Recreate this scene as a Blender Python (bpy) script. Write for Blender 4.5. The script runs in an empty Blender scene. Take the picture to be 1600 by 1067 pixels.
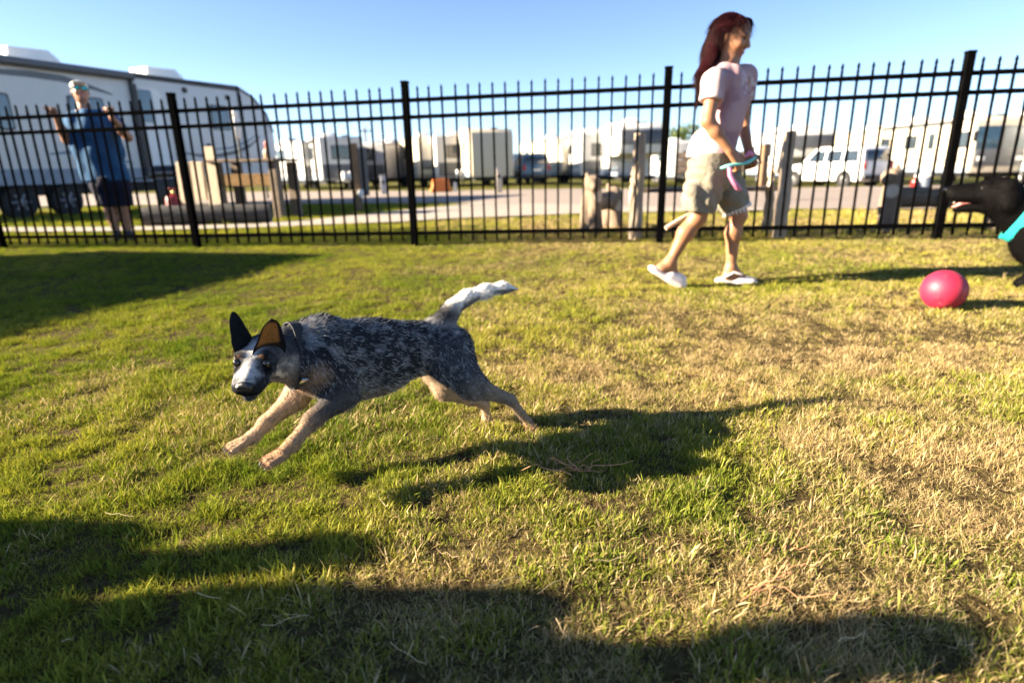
import bpy, bmesh, math, random
import numpy as np
from mathutils import Vector, Matrix, noise as mnoise

random.seed(7)
RNG = np.random.default_rng(11)
SC = bpy.context.scene
COL = SC.collection

# ------------------------------------------------------------------ camera
LENS = 20.7
FPX = LENS / 36.0 * 1600.0
PITCH = math.radians(16.43)
ROLL = math.radians(-1.096)
CAMPOS = np.array([0.0, 0.0, 0.72])
_f = np.array([0, math.cos(PITCH), -math.sin(PITCH)])
_r0 = np.array([1.0, 0, 0])
_u0 = np.cross(_r0, _f)
_r = math.cos(ROLL) * _r0 + math.sin(ROLL) * _u0
_u = -math.sin(ROLL) * _r0 + math.cos(ROLL) * _u0
cam_data = bpy.data.cameras.new('camera')
cam = bpy.data.objects.new('camera', cam_data)
COL.objects.link(cam)
cam.matrix_world = Matrix(((_r[0], _u[0], -_f[0], CAMPOS[0]),
                           (_r[1], _u[1], -_f[1], CAMPOS[1]),
                           (_r[2], _u[2], -_f[2], CAMPOS[2]),
                           (0, 0, 0, 1)))
cam_data.sensor_width = 36.0
cam_data.lens = LENS
cam_data.clip_start = 0.05
cam_data.clip_end = 3000
cam_data.dof.use_dof = True
cam_data.dof.focus_distance = 1.42
cam_data.dof.aperture_fstop = 2.1
cam_data.dof.aperture_blades = 9
SC.camera = cam

# ------------------------------------------------------------------ light
SUN_EL = math.radians(21.0)
SUN_AZ = math.radians(5.0)          # light travels toward (+cos, +sin) in the ground plane
SUN_TRAVEL = np.array([math.cos(SUN_EL) * math.cos(SUN_AZ), math.cos(SUN_EL) * math.sin(SUN_AZ), -math.sin(SUN_EL)])
world = bpy.data.worlds.new('World')
SC.world = world
world.use_nodes = True
wn = world.node_tree
wn.nodes.clear()
sky = wn.nodes.new('ShaderNodeTexSky')
sky.sky_type = 'NISHITA'
sky.sun_disc = False
sky.sun_elevation = SUN_EL
sky.sun_rotation = math.atan2(-SUN_TRAVEL[0], -SUN_TRAVEL[1])
sky.altitude = 0
sky.air_density = 0.55
sky.dust_density = 0.05
sky.ozone_density = 1.5
bg = wn.nodes.new('ShaderNodeBackground')
bg.inputs['Strength'].default_value = 0.050
wo = wn.nodes.new('ShaderNodeOutputWorld')
wn.links.new(sky.outputs[0], bg.inputs[0])
wn.links.new(bg.outputs[0], wo.inputs[0])

sun_data = bpy.data.lights.new('sun', 'SUN')
sun_data.energy = 5.0
sun_data.angle = math.radians(0.53)
sun_data.color = (1.0, 0.84, 0.62)
sun = bpy.data.objects.new('sun', sun_data)
sun.rotation_euler = Vector(SUN_TRAVEL).to_track_quat('-Z', 'Y').to_euler()
sun.location = (-8, -2, 6)
COL.objects.link(sun)

SC.view_settings.view_transform = 'Standard'
SC.view_settings.look = 'None'
SC.view_settings.exposure = 2.6
SC.view_settings.gamma = 1.0
SC.view_settings.use_curve_mapping = False
SC.render.engine = 'CYCLES'
SC.cycles.use_denoising = True
SC.cycles.use_adaptive_sampling = True
SC.cycles.adaptive_threshold = 0.02
SC.cycles.max_bounces = 5
SC.cycles.diffuse_bounces = 2
SC.cycles.transmission_bounces = 2
SC.cycles.transparent_max_bounces = 5
SC.cycles.caustics_reflective = False
SC.cycles.caustics_refractive = False

# ------------------------------------------------------------------ helpers
def at(px, py, Y):
    """point seen at photo pixel (px, py) whose distance forward is Y metres"""
    d = _f + _r * (px - 800) / FPX - _u * (py - 533.5) / FPX
    return CAMPOS + d * (Y / d[1])

def gz(x, y):
    """lie of the land: level at the lawn, falling gently away beyond the fence, more so to the right"""
    x = np.asarray(x, float); y = np.asarray(y, float)
    t = (y - 8.0) * 1.2
    k = np.where(t > 20, t, np.log1p(np.exp(np.clip(t, -30, 20)))) / 1.2
    u = np.clip(x / 12.0, 0, 1); slope = 0.0115 + 0.015 * u * u * (3 - 2 * u)
    return 0.055 * np.tanh((x - 0.5) / 4.5) - slope * 40 * np.tanh(k / 40) 

def atg(px, py):
    """ground point under a photo pixel"""
    d = _f + _r * (px - 800) / FPX - _u * (py - 533.5) / FPX
    z = 0.0
    for _ in range(6):
        p = CAMPOS + d * ((z - CAMPOS[2]) / d[2])
        z = float(gz(p[0], p[1]))
    return p

def pxm(Y, py=533.5):
    """metres per photo pixel at forward distance Y"""
    d = _f - _u * (py - 533.5) / FPX
    return (Y / d[1]) / FPX

def tag(o, label=None, cat=None, group=None, kind=None):
    if label: o['label'] = label
    if cat: o['category'] = cat
    if group: o['group'] = group
    if kind: o['kind'] = kind
    return o

def empty(name, loc=(0, 0, 0), rz=0.0, label=None, cat=None, group=None):
    o = bpy.data.objects.new(name, None)
    o.empty_display_size = 0.1
    o.location = Vector([float(v) for v in loc])
    o.rotation_euler = (0, 0, rz)
    COL.objects.link(o)
    return tag(o, label, cat, group)

def link(name, me, material=None, parent=None, world_space=False):
    o = bpy.data.objects.new(name, me)
    COL.objects.link(o)
    if material is not None and len(me.materials) == 0:
        me.materials.append(material)
    if parent is not None:
        o.parent = parent
        if world_space:
            o.matrix_parent_inverse = parent_matrix(parent).inverted()
    return o

def parent_matrix(p):
    m = Matrix.LocRotScale(p.location, p.rotation_euler, p.scale)
    if p.parent is not None:
        m = parent_matrix(p.parent) @ p.matrix_parent_inverse @ m
    return m

def set_smooth(me, on=True):
    me.polygons.foreach_set('use_smooth', np.full(len(me.polygons), on, dtype=bool))

def np_mesh(name, verts, faces, smooth=False):
    me = bpy.data.meshes.new(name)
    me.from_pydata([tuple(v) for v in verts], [], [tuple(int(i) for i in f) for f in faces])
    me.update()
    if smooth: set_smooth(me)
    return me

def copy_tree(o, parent=None, links=None):
    c = o.copy()
    COL.objects.link(c)
    if parent is not None: c.parent = parent
    for ch in list(o.children): copy_tree(ch, c)
    return c

class MB:
    """collects simple solids into one mesh"""
    def __init__(s): s.v = []; s.f = []
    def add(s, vs, fs):
        n = len(s.v)
        s.v += [tuple(float(c) for c in v) for v in vs]
        s.f += [tuple(i + n for i in f) for f in fs]
        return s
    def box(s, c, size, rot=None):
        hx, hy, hz = size[0] / 2, size[1] / 2, size[2] / 2
        vs = [Vector((x, y, z)) for x in (-hx, hx) for y in (-hy, hy) for z in (-hz, hz)]
        if rot is not None: vs = [rot @ v for v in vs]
        vs = [v + Vector(c) for v in vs]
        return s.add(vs, [(0, 1, 3, 2), (4, 6, 7, 5), (0, 4, 5, 1), (2, 3, 7, 6), (0, 2, 6, 4), (1, 5, 7, 3)])
    def bevbox(s, c, size, b=0.01, rot=None, seg=2):
        bm = bmesh.new()
        bmesh.ops.create_cube(bm, size=1)
        for v in bm.verts: v.co = Vector((v.co.x * size[0], v.co.y * size[1], v.co.z * size[2]))
        bmesh.ops.bevel(bm, geom=list(bm.edges), offset=min(b, min(size) * 0.45), segments=seg, affect='EDGES', profile=0.5)
        bm.verts.index_update()
        vs = [v.co.copy() for v in bm.verts]
        if rot is not None: vs = [rot @ v for v in vs]
        vs = [v + Vector(c) for v in vs]
        fs = [[v.index for v in f.verts] for f in bm.faces]
        bm.free()
        return s.add(vs, fs)
    def tube(s, pts, rad, n=8, caps=True):
        pts = [Vector([float(c) for c in p]) for p in pts]
        if not hasattr(rad, '__len__'): rad = [rad] * len(pts)
        base = len(s.v)
        prev = None
        for i, p in enumerate(pts):
            t = (pts[min(i + 1, len(pts) - 1)] - pts[max(i - 1, 0)]).normalized()
            if prev is None:
                a = t.cross(Vector((0, 0, 1)))
                if a.length < 1e-3: a = t.cross(Vector((1, 0, 0)))
            else:
                a = prev - t * prev.dot(t)
            a.normalize(); prev = a
            b = t.cross(a)
            for k in range(n):
                an = 2 * math.pi * k / n
                s.v.append(tuple(p + (a * math.cos(an) + b * math.sin(an)) * rad[i]))
        for i in range(len(pts) - 1):
            for k in range(n):
                k2 = (k + 1) % n
                s.f.append((base + i * n + k, base + i * n + k2, base + (i + 1) * n + k2, base + (i + 1) * n + k))
        if caps:
            s.f.append(tuple(base + k for k in reversed(range(n))))
            s.f.append(tuple(base + (len(pts) - 1) * n + k for k in range(n)))
        return s
    def lathe(s, prof, axis_o=(0, 0, 0), axis='z', n=20):
        """prof: list of (r, h) ; axis z / y / x"""
        base = len(s.v)
        o = Vector(axis_o)
        for r, h in prof:
            for k in range(n):
                a = 2 * math.pi * k / n
                c, d = r * math.cos(a), r * math.sin(a)
                p = {'z': (c, d, h), 'y': (c, h, d), 'x': (h, c, d)}[axis]
                s.v.append(tuple(o + Vector(p)))
        for i in range(len(prof) - 1):
            for k in range(n):
                k2 = (k + 1) % n
                s.f.append((base + i * n + k, base + i * n + k2, base + (i + 1) * n + k2, base + (i + 1) * n + k))
        s.f.append(tuple(base + k for k in reversed(range(n))))
        s.f.append(tuple(base + (len(prof) - 1) * n + k for k in range(n)))
        return s
    def prism(s, poly, y0, y1):
        """poly in (x, z), extruded along y"""
        n = len(poly)
        vs = [(x, y0, z) for x, z in poly] + [(x, y1, z) for x, z in poly]
        fs = [tuple(range(n)), tuple(reversed(range(n, 2 * n)))]
        for i in range(n):
            j = (i + 1) % n
            fs.append((i, i + n, j + n, j))
        return s.add(vs, fs)
    def mesh(s, name, smooth=False, angle=None):
        me = bpy.data.meshes.new(name)
        me.from_pydata(s.v, [], s.f)
        me.update()
        bm = bmesh.new(); bm.from_mesh(me)
        bmesh.ops.recalc_face_normals(bm, faces=list(bm.faces))
        bm.to_mesh(me); bm.free()
        if smooth:
            set_smooth(me)
            if angle:
                me.set_sharp_from_angle(angle=math.radians(angle))
        return me
    def build(s, name, material, parent=None, smooth=False, angle=None, world_space=False):
        return link(name, s.mesh(name, smooth, angle), material, parent, world_space)

# ------------------------------------------------------------------ materials
def new_mat(name):
    m = bpy.data.materials.new(name)
    m.use_nodes = True
    nt = m.node_tree
    b = nt.nodes['Principled BSDF']
    return m, nt, b

def mat(name, col, rough=0.6, metal=0.0, var=0.12, scale=6.0, bump=0.0, bscale=80.0, spec=0.5, dirt=None):
    """procedural material: base colour broken up by noise, optional bump and dirt streaks"""
    m, nt, b = new_mat(name)
    L = nt.links
    tc = nt.nodes.new('ShaderNodeTexCoord')
    nz = nt.nodes.new('ShaderNodeTexNoise')
    nz.inputs['Scale'].default_value = scale
    nz.inputs['Detail'].default_value = 6
    nz.inputs['Roughness'].default_value = 0.65
    L.new(tc.outputs['Object'], nz.inputs['Vector'])
    rp = nt.nodes.new('ShaderNodeValToRGB')
    lo = [max(0, c * (1 - var)) for c in col]; hi = [min(1, c * (1 + var)) for c in col]
    rp.color_ramp.elements[0].position = 0.3; rp.color_ramp.elements[1].position = 0.7
    rp.color_ramp.elements[0].color = (*lo, 1); rp.color_ramp.elements[1].color = (*hi, 1)
    L.new(nz.outputs['Fac'], rp.inputs['Fac'])
    out = rp.outputs['Color']
    if dirt:
        dcol, damt, dscale = dirt
        n2 = nt.nodes.new('ShaderNodeTexNoise'); n2.inputs['Scale'].default_value = dscale
        n2.inputs['Detail'].default_value = 8; n2.inputs['Roughness'].default_value = 0.7
        mp = nt.nodes.new('ShaderNodeMapping'); mp.inputs['Scale'].default_value = (1.0, 1.0, 0.25)
        L.new(tc.outputs['Object'], mp.inputs['Vector']); L.new(mp.outputs['Vector'], n2.inputs['Vector'])
        r2 = nt.nodes.new('ShaderNodeValToRGB')
        r2.color_ramp.elements[0].position = 0.48; r2.color_ramp.elements[1].position = 0.75
        r2.color_ramp.elements[0].color = (0, 0, 0, 1); r2.color_ramp.elements[1].color = (damt, damt, damt, 1)
        L.new(n2.outputs['Fac'], r2.inputs['Fac'])
        mx = nt.nodes.new('ShaderNodeMix'); mx.data_type = 'RGBA'
        L.new(r2.outputs['Color'], mx.inputs['Factor']); L.new(out, mx.inputs[6])
        mx.inputs[7].default_value = (*dcol, 1)
        out = mx.outputs[2]
    L.new(out, b.inputs['Base Color'])
    b.inputs['Roughness'].default_value = rough
    b.inputs['Metallic'].default_value = metal
    b.inputs['Specular IOR Level'].default_value = spec
    if bump > 0:
        n3 = nt.nodes.new('ShaderNodeTexNoise'); n3.inputs['Scale'].default_value = bscale
        n3.inputs['Detail'].default_value = 5
        L.new(tc.outputs['Object'], n3.inputs['Vector'])
        bp = nt.nodes.new('ShaderNodeBump'); bp.inputs['Strength'].default_value = bump
        bp.inputs['Distance'].default_value = 0.01
        L.new(n3.outputs['Fac'], bp.inputs['Height']); L.new(bp.outputs['Normal'], b.inputs['Normal'])
    return m

def vcol_mat(name, rough=0.8, sss=0.0, attr='col', spec=0.3, bump=0.0, bscale=200, fine=0.0, fscale=300):
    m, nt, b = new_mat(name)
    a = nt.nodes.new('ShaderNodeAttribute'); a.attribute_name = attr
    out = a.outputs['Color']
    tc = nt.nodes.new('ShaderNodeTexCoord')
    if fine > 0:
        nz = nt.nodes.new('ShaderNodeTexNoise'); nz.inputs['Scale'].default_value = fscale; nz.inputs['Detail'].default_value = 4
        nt.links.new(tc.outputs['Object'], nz.inputs['Vector'])
        mr = nt.nodes.new('ShaderNodeMapRange'); mr.inputs[1].default_value = 0.3; mr.inputs[2].default_value = 0.7
        mr.inputs[3].default_value = 1 - fine; mr.inputs[4].default_value = 1 + fine
        nt.links.new(nz.outputs['Fac'], mr.inputs[0])
        mx = nt.nodes.new('ShaderNodeMix'); mx.data_type = 'RGBA'; mx.blend_type = 'MULTIPLY'; mx.inputs[0].default_value = 1
        nt.links.new(out, mx.inputs[6]); nt.links.new(mr.outputs[0], mx.inputs[7])
        out = mx.outputs[2]
    nt.links.new(out, b.inputs['Base Color'])
    b.inputs['Roughness'].default_value = rough
    b.inputs['Specular IOR Level'].default_value = spec
    if sss > 0:
        b.inputs['Subsurface Weight'].default_value = sss
        b.inputs['Subsurface Radius'].default_value = (0.012, 0.005, 0.003)
        b.inputs['Subsurface Scale'].default_value = 0.6
    if bump > 0:
        n3 = nt.nodes.new('ShaderNodeTexNoise'); n3.inputs['Scale'].default_value = bscale; n3.inputs['Detail'].default_value = 4
        nt.links.new(tc.outputs['Object'], n3.inputs['Vector'])
        bp = nt.nodes.new('ShaderNodeBump'); bp.inputs['Strength'].default_value = bump; bp.inputs['Distance'].default_value = 0.005
        nt.links.new(n3.outputs['Fac'], bp.inputs['Height']); nt.links.new(bp.outputs['Normal'], b.inputs['Normal'])
    return m

def set_col(me, cols, attr='col'):
    a = me.color_attributes.new(attr, 'FLOAT_COLOR', 'POINT')
    c = np.ones((len(me.vertices), 4), np.float32); c[:, :3] = cols
    a.data.foreach_set('color', c.ravel())

# value noise in numpy (for paint maps)
_perm = np.random.default_rng(5).random((64, 64, 64)).astype(np.float32)
def vnoise(p, s=1.0, seed=0):
    q = np.asarray(p, float) * s + seed * 7.31
    if q.shape[1] == 2: q = np.c_[q, np.zeros(len(q))]
    i = np.floor(q).astype(int); f = q - i; f = f * f * (3 - 2 * f)
    r = 0
    for dx in (0, 1):
        for dy in (0, 1):
            for dz in (0, 1):
                w = (f[:, 0] if dx else 1 - f[:, 0]) * (f[:, 1] if dy else 1 - f[:, 1]) * (f[:, 2] if dz else 1 - f[:, 2])
                r = r + w * _perm[(i[:, 0] + dx) % 64, (i[:, 1] + dy) % 64, (i[:, 2] + dz) % 64]
    return r
def fbm(p, s=1.0, o=4, seed=0):
    r = 0; a = 0.5; t = 0
    for k in range(o):
        r = r + a * vnoise(p, s * 2 ** k, seed + k); t += a; a *= 0.55
    return r / t
def sstep(a, b, x):
    t = np.clip((x - a) / (b - a), 0, 1); return t * t * (3 - 2 * t)

# ------------------------------------------------------------------ implicit bodies
class SDF:
    """smooth union of tapered capsules and ellipsoids -> one continuous mesh (surface nets)"""
    def __init__(s): s.pr = []
    def cone(s, a, b, ra, rb, k=0.02, tagn='', flat=None):
        s.pr.append(('c', np.array(a, float), np.array(b, float), ra, rb, k, tagn, flat)); return s
    def ball(s, c, r, k=0.02, tagn='', axes=None):
        r = np.array(r if hasattr(r, '__len__') else (r, r, r), float)
        A = np.eye(3) if axes is None else np.array(axes, float)
        s.pr.append(('e', np.array(c, float), A, r, None, k, tagn, None)); return s
    @staticmethod
    def dist(pr, P):
        if pr[0] == 'c':
            _, a, b, ra, rb, k, _, flat = pr
            ab = b - a; L2 = max(ab @ ab, 1e-9)
            t = np.clip(((P - a) @ ab) / L2, 0, 1)
            d = P - (a + t[:, None] * ab)
            if flat is not None:      # squash: direction, factor (>1 = thinner along it)
                n, fac = flat
                d = d + (d @ n)[:, None] * n * (fac - 1)
            return np.sqrt((d * d).sum(1)) - (ra + t * (rb - ra))
        _, c, A, r, _, k, _, _ = pr
        q = (P - c) @ A.T
        k0 = np.sqrt(((q / r) ** 2).sum(1)); k1 = np.sqrt(((q / (r * r)) ** 2).sum(1)) + 1e-9
        return k0 * (k0 - 1) / k1
    def bounds(s, pr):
        if pr[0] == 'c':
            m = max(pr[3], pr[4])
            return np.minimum(pr[1], pr[2]) - m, np.maximum(pr[1], pr[2]) + m
        m = pr[3].max()
        return pr[1] - m, pr[1] + m
    def mesh(s, name, vox, cuts=(), smooth_it=2, disp=None):
        bs = [s.bounds(p) for p in s.pr]
        lo = np.min([b[0] for b in bs], 0) - 3 * vox; hi = np.max([b[1] for b in bs], 0) + 3 * vox
        n = np.ceil((hi - lo) / vox).astype(int) + 1
        D = np.full(n, 10.0, np.float32)
        ax = [lo[i] + vox * np.arange(n[i]) for i in range(3)]
        for p, (b0, b1) in zip(s.pr, bs):
            pad = p[5] + 4 * vox
            i0 = np.maximum(np.floor((b0 - pad - lo) / vox).astype(int), 0)
            i1 = np.minimum(np.ceil((b1 + pad - lo) / vox).astype(int) + 1, n)
            g = np.meshgrid(*[ax[i][i0[i]:i1[i]] for i in range(3)], indexing='ij')
            P = np.stack([x.ravel() for x in g], 1)
            d = SDF.dist(p, P).reshape(g[0].shape).astype(np.float32)
            sl = tuple(slice(i0[i], i1[i]) for i in range(3))
            a = D[sl]; k = max(p[5], 1e-5)
            h = np.maximum(k - np.abs(a - d), 0) / k
            D[sl] = np.minimum(a, d) - h * h * k * 0.25
        if cuts or disp:
            g = np.meshgrid(*ax, indexing='ij')
            if disp: D += disp(*g).astype(np.float32)
            for c in cuts: D = np.maximum(D, c(*g).astype(np.float32))
        V, F = surface_nets(D, lo, vox)
        V = relax(V, F, smooth_it)
        me = np_mesh(name, V, F, True)
        return me, V
    def weights(s, V, sharp=0.008):
        """soft membership of vertices in every primitive"""
        d = np.stack([SDF.dist(p, V) for p in s.pr], 1)
        w = np.exp(-np.clip(d - d.min(1, keepdims=True), 0, 1) / sharp)
        return w / w.sum(1, keepdims=True)

def surface_nets(D, lo, vox):
    n = D.shape
    S = D < 0
    c = np.zeros((n[0] - 1, n[1] - 1, n[2] - 1), np.int8)
    for dx in (0, 1):
        for dy in (0, 1):
            for dz in (0, 1):
                c += S[dx:n[0] - 1 + dx, dy:n[1] - 1 + dy, dz:n[2] - 1 + dz]
    act = (c > 0) & (c < 8)
    idx = np.argwhere(act)
    vid = np.full(act.shape, -1, np.int64); vid[act] = np.arange(len(idx))
    acc = np.zeros((len(idx), 3)); cnt = np.zeros(len(idx))
    cor = [(x, y, z) for x in (0, 1) for y in (0, 1) for z in (0, 1)]
    for a in cor:
        for b in cor:
            if sum(abs(a[i] - b[i]) for i in range(3)) != 1 or a > b: continue
            da = D[idx[:, 0] + a[0], idx[:, 1] + a[1], idx[:, 2] + a[2]]
            db = D[idx[:, 0] + b[0], idx[:, 1] + b[1], idx[:, 2] + b[2]]
            m = (da < 0) != (db < 0)
            t = np.where(m, da / np.where(m, da - db, 1), 0)
            pos = np.array(a)[None] + t[:, None] * (np.array(b) - np.array(a))[None]
            acc[m] += pos[m]; cnt[m] += 1
    V = lo + vox * (idx + acc / cnt[:, None])
    F = []
    for axd in range(3):
        o1, o2 = (axd + 1) % 3, (axd + 2) % 3
        sl0 = [slice(None)] * 3; sl1 = [slice(None)] * 3
        sl0[axd] = slice(0, n[axd] - 1); sl1[axd] = slice(1, n[axd])
        a = S[tuple(sl0)]; b = S[tuple(sl1)]
        e = np.argwhere(a != b)
        ok = (e[:, o1] > 0) & (e[:, o2] > 0) & (e[:, o1] < n[o1] - 1) & (e[:, o2] < n[o2] - 1)
        e = e[ok]
        inside = a[e[:, 0], e[:, 1], e[:, 2]]
        def q(d1, d2):
            k = e.copy(); k[:, o1] -= d1; k[:, o2] -= d2
            return vid[k[:, 0], k[:, 1], k[:, 2]]
        quad = np.stack([q(1, 1), q(0, 1), q(0, 0), q(1, 0)], 1)
        quad[~inside] = quad[~inside][:, ::-1]
        F.append(quad)
    F = np.concatenate(F)
    return V, F[(F >= 0).all(1)]

def relax(V, F, it, lam=0.5):
    if it <= 0: return V
    i = np.concatenate([F[:, 0], F[:, 1], F[:, 2], F[:, 3]]); j = np.concatenate([F[:, 1], F[:, 2], F[:, 3], F[:, 0]])
    deg = np.bincount(i, minlength=len(V)) + np.bincount(j, minlength=len(V))
    for k in range(it):
        a = np.zeros_like(V)
        for c in range(3):
            a[:, c] = np.bincount(i, V[j, c], len(V)) + np.bincount(j, V[i, c], len(V))
        a /= np.maximum(deg, 1)[:, None]
        V = V + lam * (a - V)
    return V

def vnormals(me):
    n = np.zeros(len(me.vertices) * 3); me.vertex_normals.foreach_get('vector', n)
    return n.reshape(-1, 3)

def strands(name, roots, dirs, length, radius, cols, material, parent=None, npt=4, droop=0.0, curl=0.0, rng=RNG):
    """short hair as curve strands; dirs per root (already leaning), cols per root"""
    N = len(roots)
    cu = bpy.data.hair_curves.new(name)
    cu.add_curves([npt] * N)
    t = np.linspace(0, 1, npt)
    L = np.asarray(length).reshape(-1, 1, 1) if hasattr(length, '__len__') else length
    P = roots[:, None, :] + dirs[:, None, :] * (t[None, :, None] * L)
    if curl > 0:
        w = rng.normal(size=(N, 1, 3)) * curl
        P = P + w * (t[None, :, None] ** 2) * L
    if droop:
        P[:, :, 2] -= (t[None, :] ** 2) * droop * (L[:, :, 0] if hasattr(length, '__len__') else L)
    cu.position_data.foreach_set('vector', P.astype(np.float32).ravel())
    ra = cu.attributes.get('radius') or cu.attributes.new('radius', 'FLOAT', 'POINT')
    rr = (np.asarray(radius).reshape(-1, 1) if hasattr(radius, '__len__') else np.full((N, 1), radius)) * (1 - 0.85 * t[None, :])
    ra.data.foreach_set('value', np.broadcast_to(rr, (N, npt)).astype(np.float32).ravel())
    ca = cu.attributes.new('col', 'FLOAT_COLOR', 'POINT')
    cc = np.ones((N, npt, 4), np.float32); cc[:, :, :3] = cols[:, None, :]
    ca.data.foreach_set('color', cc.ravel())
    cu.materials.append(material)
    o = bpy.data.objects.new(name, cu)
    COL.objects.link(o)
    if parent is not None:
        o.parent = parent
        o.matrix_parent_inverse = parent_matrix(parent).inverted()
    return o

def scatter_on(V, F, N, rng=RNG, dens=None):
    """random points on quads; returns positions, bilinear vertex ids+weights"""
    a, b, c, d = V[F[:, 0]], V[F[:, 1]], V[F[:, 2]], V[F[:, 3]]
    area = 0.5 * np.linalg.norm(np.cross(c - a, d - b), axis=1)
    if dens is not None: area = area * dens[F].mean(1)
    fi = rng.choice(len(F), N, p=area / area.sum())
    u, v = rng.random(N), rng.random(N)
    w = np.stack([(1 - u) * (1 - v), u * (1 - v), u * v, (1 - u) * v], 1)
    return fi, w

def mesh_quads(me):
    f = np.zeros(len(me.polygons) * 4, np.int64)
    me.polygons.foreach_get('vertices', f)
    return f.reshape(-1, 4)

# ================================================================== SETTING
# ---- ground: one sheet to the horizon, fine near the camera
def axis_pts(core0, core1, step, far0, far1):
    pts = list(np.arange(core0, core1 + 1e-6, step))
    s = step; x = core1
    while x < far1:
        s *= 1.35; x += s; pts.append(min(x, far1))
    s = step; x = core0
    while x > far0:
        s *= 1.35; x -= s; pts.insert(0, max(x, far0))
    return np.array(sorted(set(np.round(pts, 4))))
def sheet(name, xs, ys, zoff, material, kind='structure', bumps=0.0):
    X, Y = np.meshgrid(xs, ys, indexing='ij')
    P = np.c_[X.ravel(), Y.ravel()]
    Z = gz(P[:, 0], P[:, 1]) + zoff
    if bumps:
        near = np.exp(-(np.maximum(np.abs(P[:, 0]) - 5, 0) ** 2 + np.maximum(P[:, 1] - 8, 0) ** 2) / 9)
        Z = Z + bumps * (fbm(P, 1.6, 4, 3) - 0.5) * near
    nx, ny = len(xs), len(ys)
    i, j = np.meshgrid(np.arange(nx - 1), np.arange(ny - 1), indexing='ij')
    a = (i * ny + j).ravel()
    F = np.stack([a, a + ny, a + ny + 1, a + 1], 1)
    me = np_mesh(name, np.c_[P, Z], F, True)
    o = link(name, me, material)
    return tag(o, kind=kind)

GREEN = (0.115, 0.17, 0.022)
STRAW = (0.40, 0.30, 0.145)

def dryness(P):
    """where the lawn has dried to straw (0 green .. 1 straw)"""
    n = fbm(P, 2.2, 4, 1); n2 = fbm(P, 0.6, 3, 9); n3 = fbm(P, 9.0, 3, 4)
    d = 0.31 + 0.9 * (n - 0.5) + 0.9 * (n2 - 0.5) + 0.8 * (n3 - 0.5)
    d = d + 0.20 * sstep(-0.6, 1.2, P[:, 0] + 0.15 * (P[:, 1] - 2)) - 0.22 * sstep(-0.3, -1.3, P[:, 0]) - 0.25 * sstep(-1.6, -2.6, P[:, 0]) - 0.14 * sstep(1.15, .8, P[:, 1])  # greener at left and near edge, partly to deepen the shadows lying there
    for (px, py, r, a) in [(1500, 730, .30, .5), (880, 580, .30, .45), (1050, 600, .35, .35), (1330, 620, .3, .22), (1250, 560, .35, .25),
                           (700, 860, .16, .35), (600, 940, .13, .3), (230, 1030, .07, .6), (330, 870, .08, .4), (900, 500, .5, .12), (1350, 500, .6, .2),
                           (1450, 950, .2, .3), (1200, 900, .18, .2), (300, 620, .4, .14), (750, 700, .2, .15), (650, 1040, .08, .3)]:
        c = atg(px, py)
        d = d + a * np.exp(-((P[:, 0] - c[0]) ** 2 + (P[:, 1] - c[1]) ** 2) / (r * r))
    for (px, py, r, a) in [(150, 1000, .18, .3), (480, 780, .22, .3), (100, 700, .4, .2), (1430, 860, .06, .5), (1100, 780, .12, .3), (500, 500, 1.0, .12), (1120, 440, .6, .2)]:
        c = atg(px, py)
        d = d - a * np.exp(-((P[:, 0] - c[0]) ** 2 + (P[:, 1] - c[1]) ** 2) / (r * r))
    return np.clip(d, 0, 1)

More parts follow.
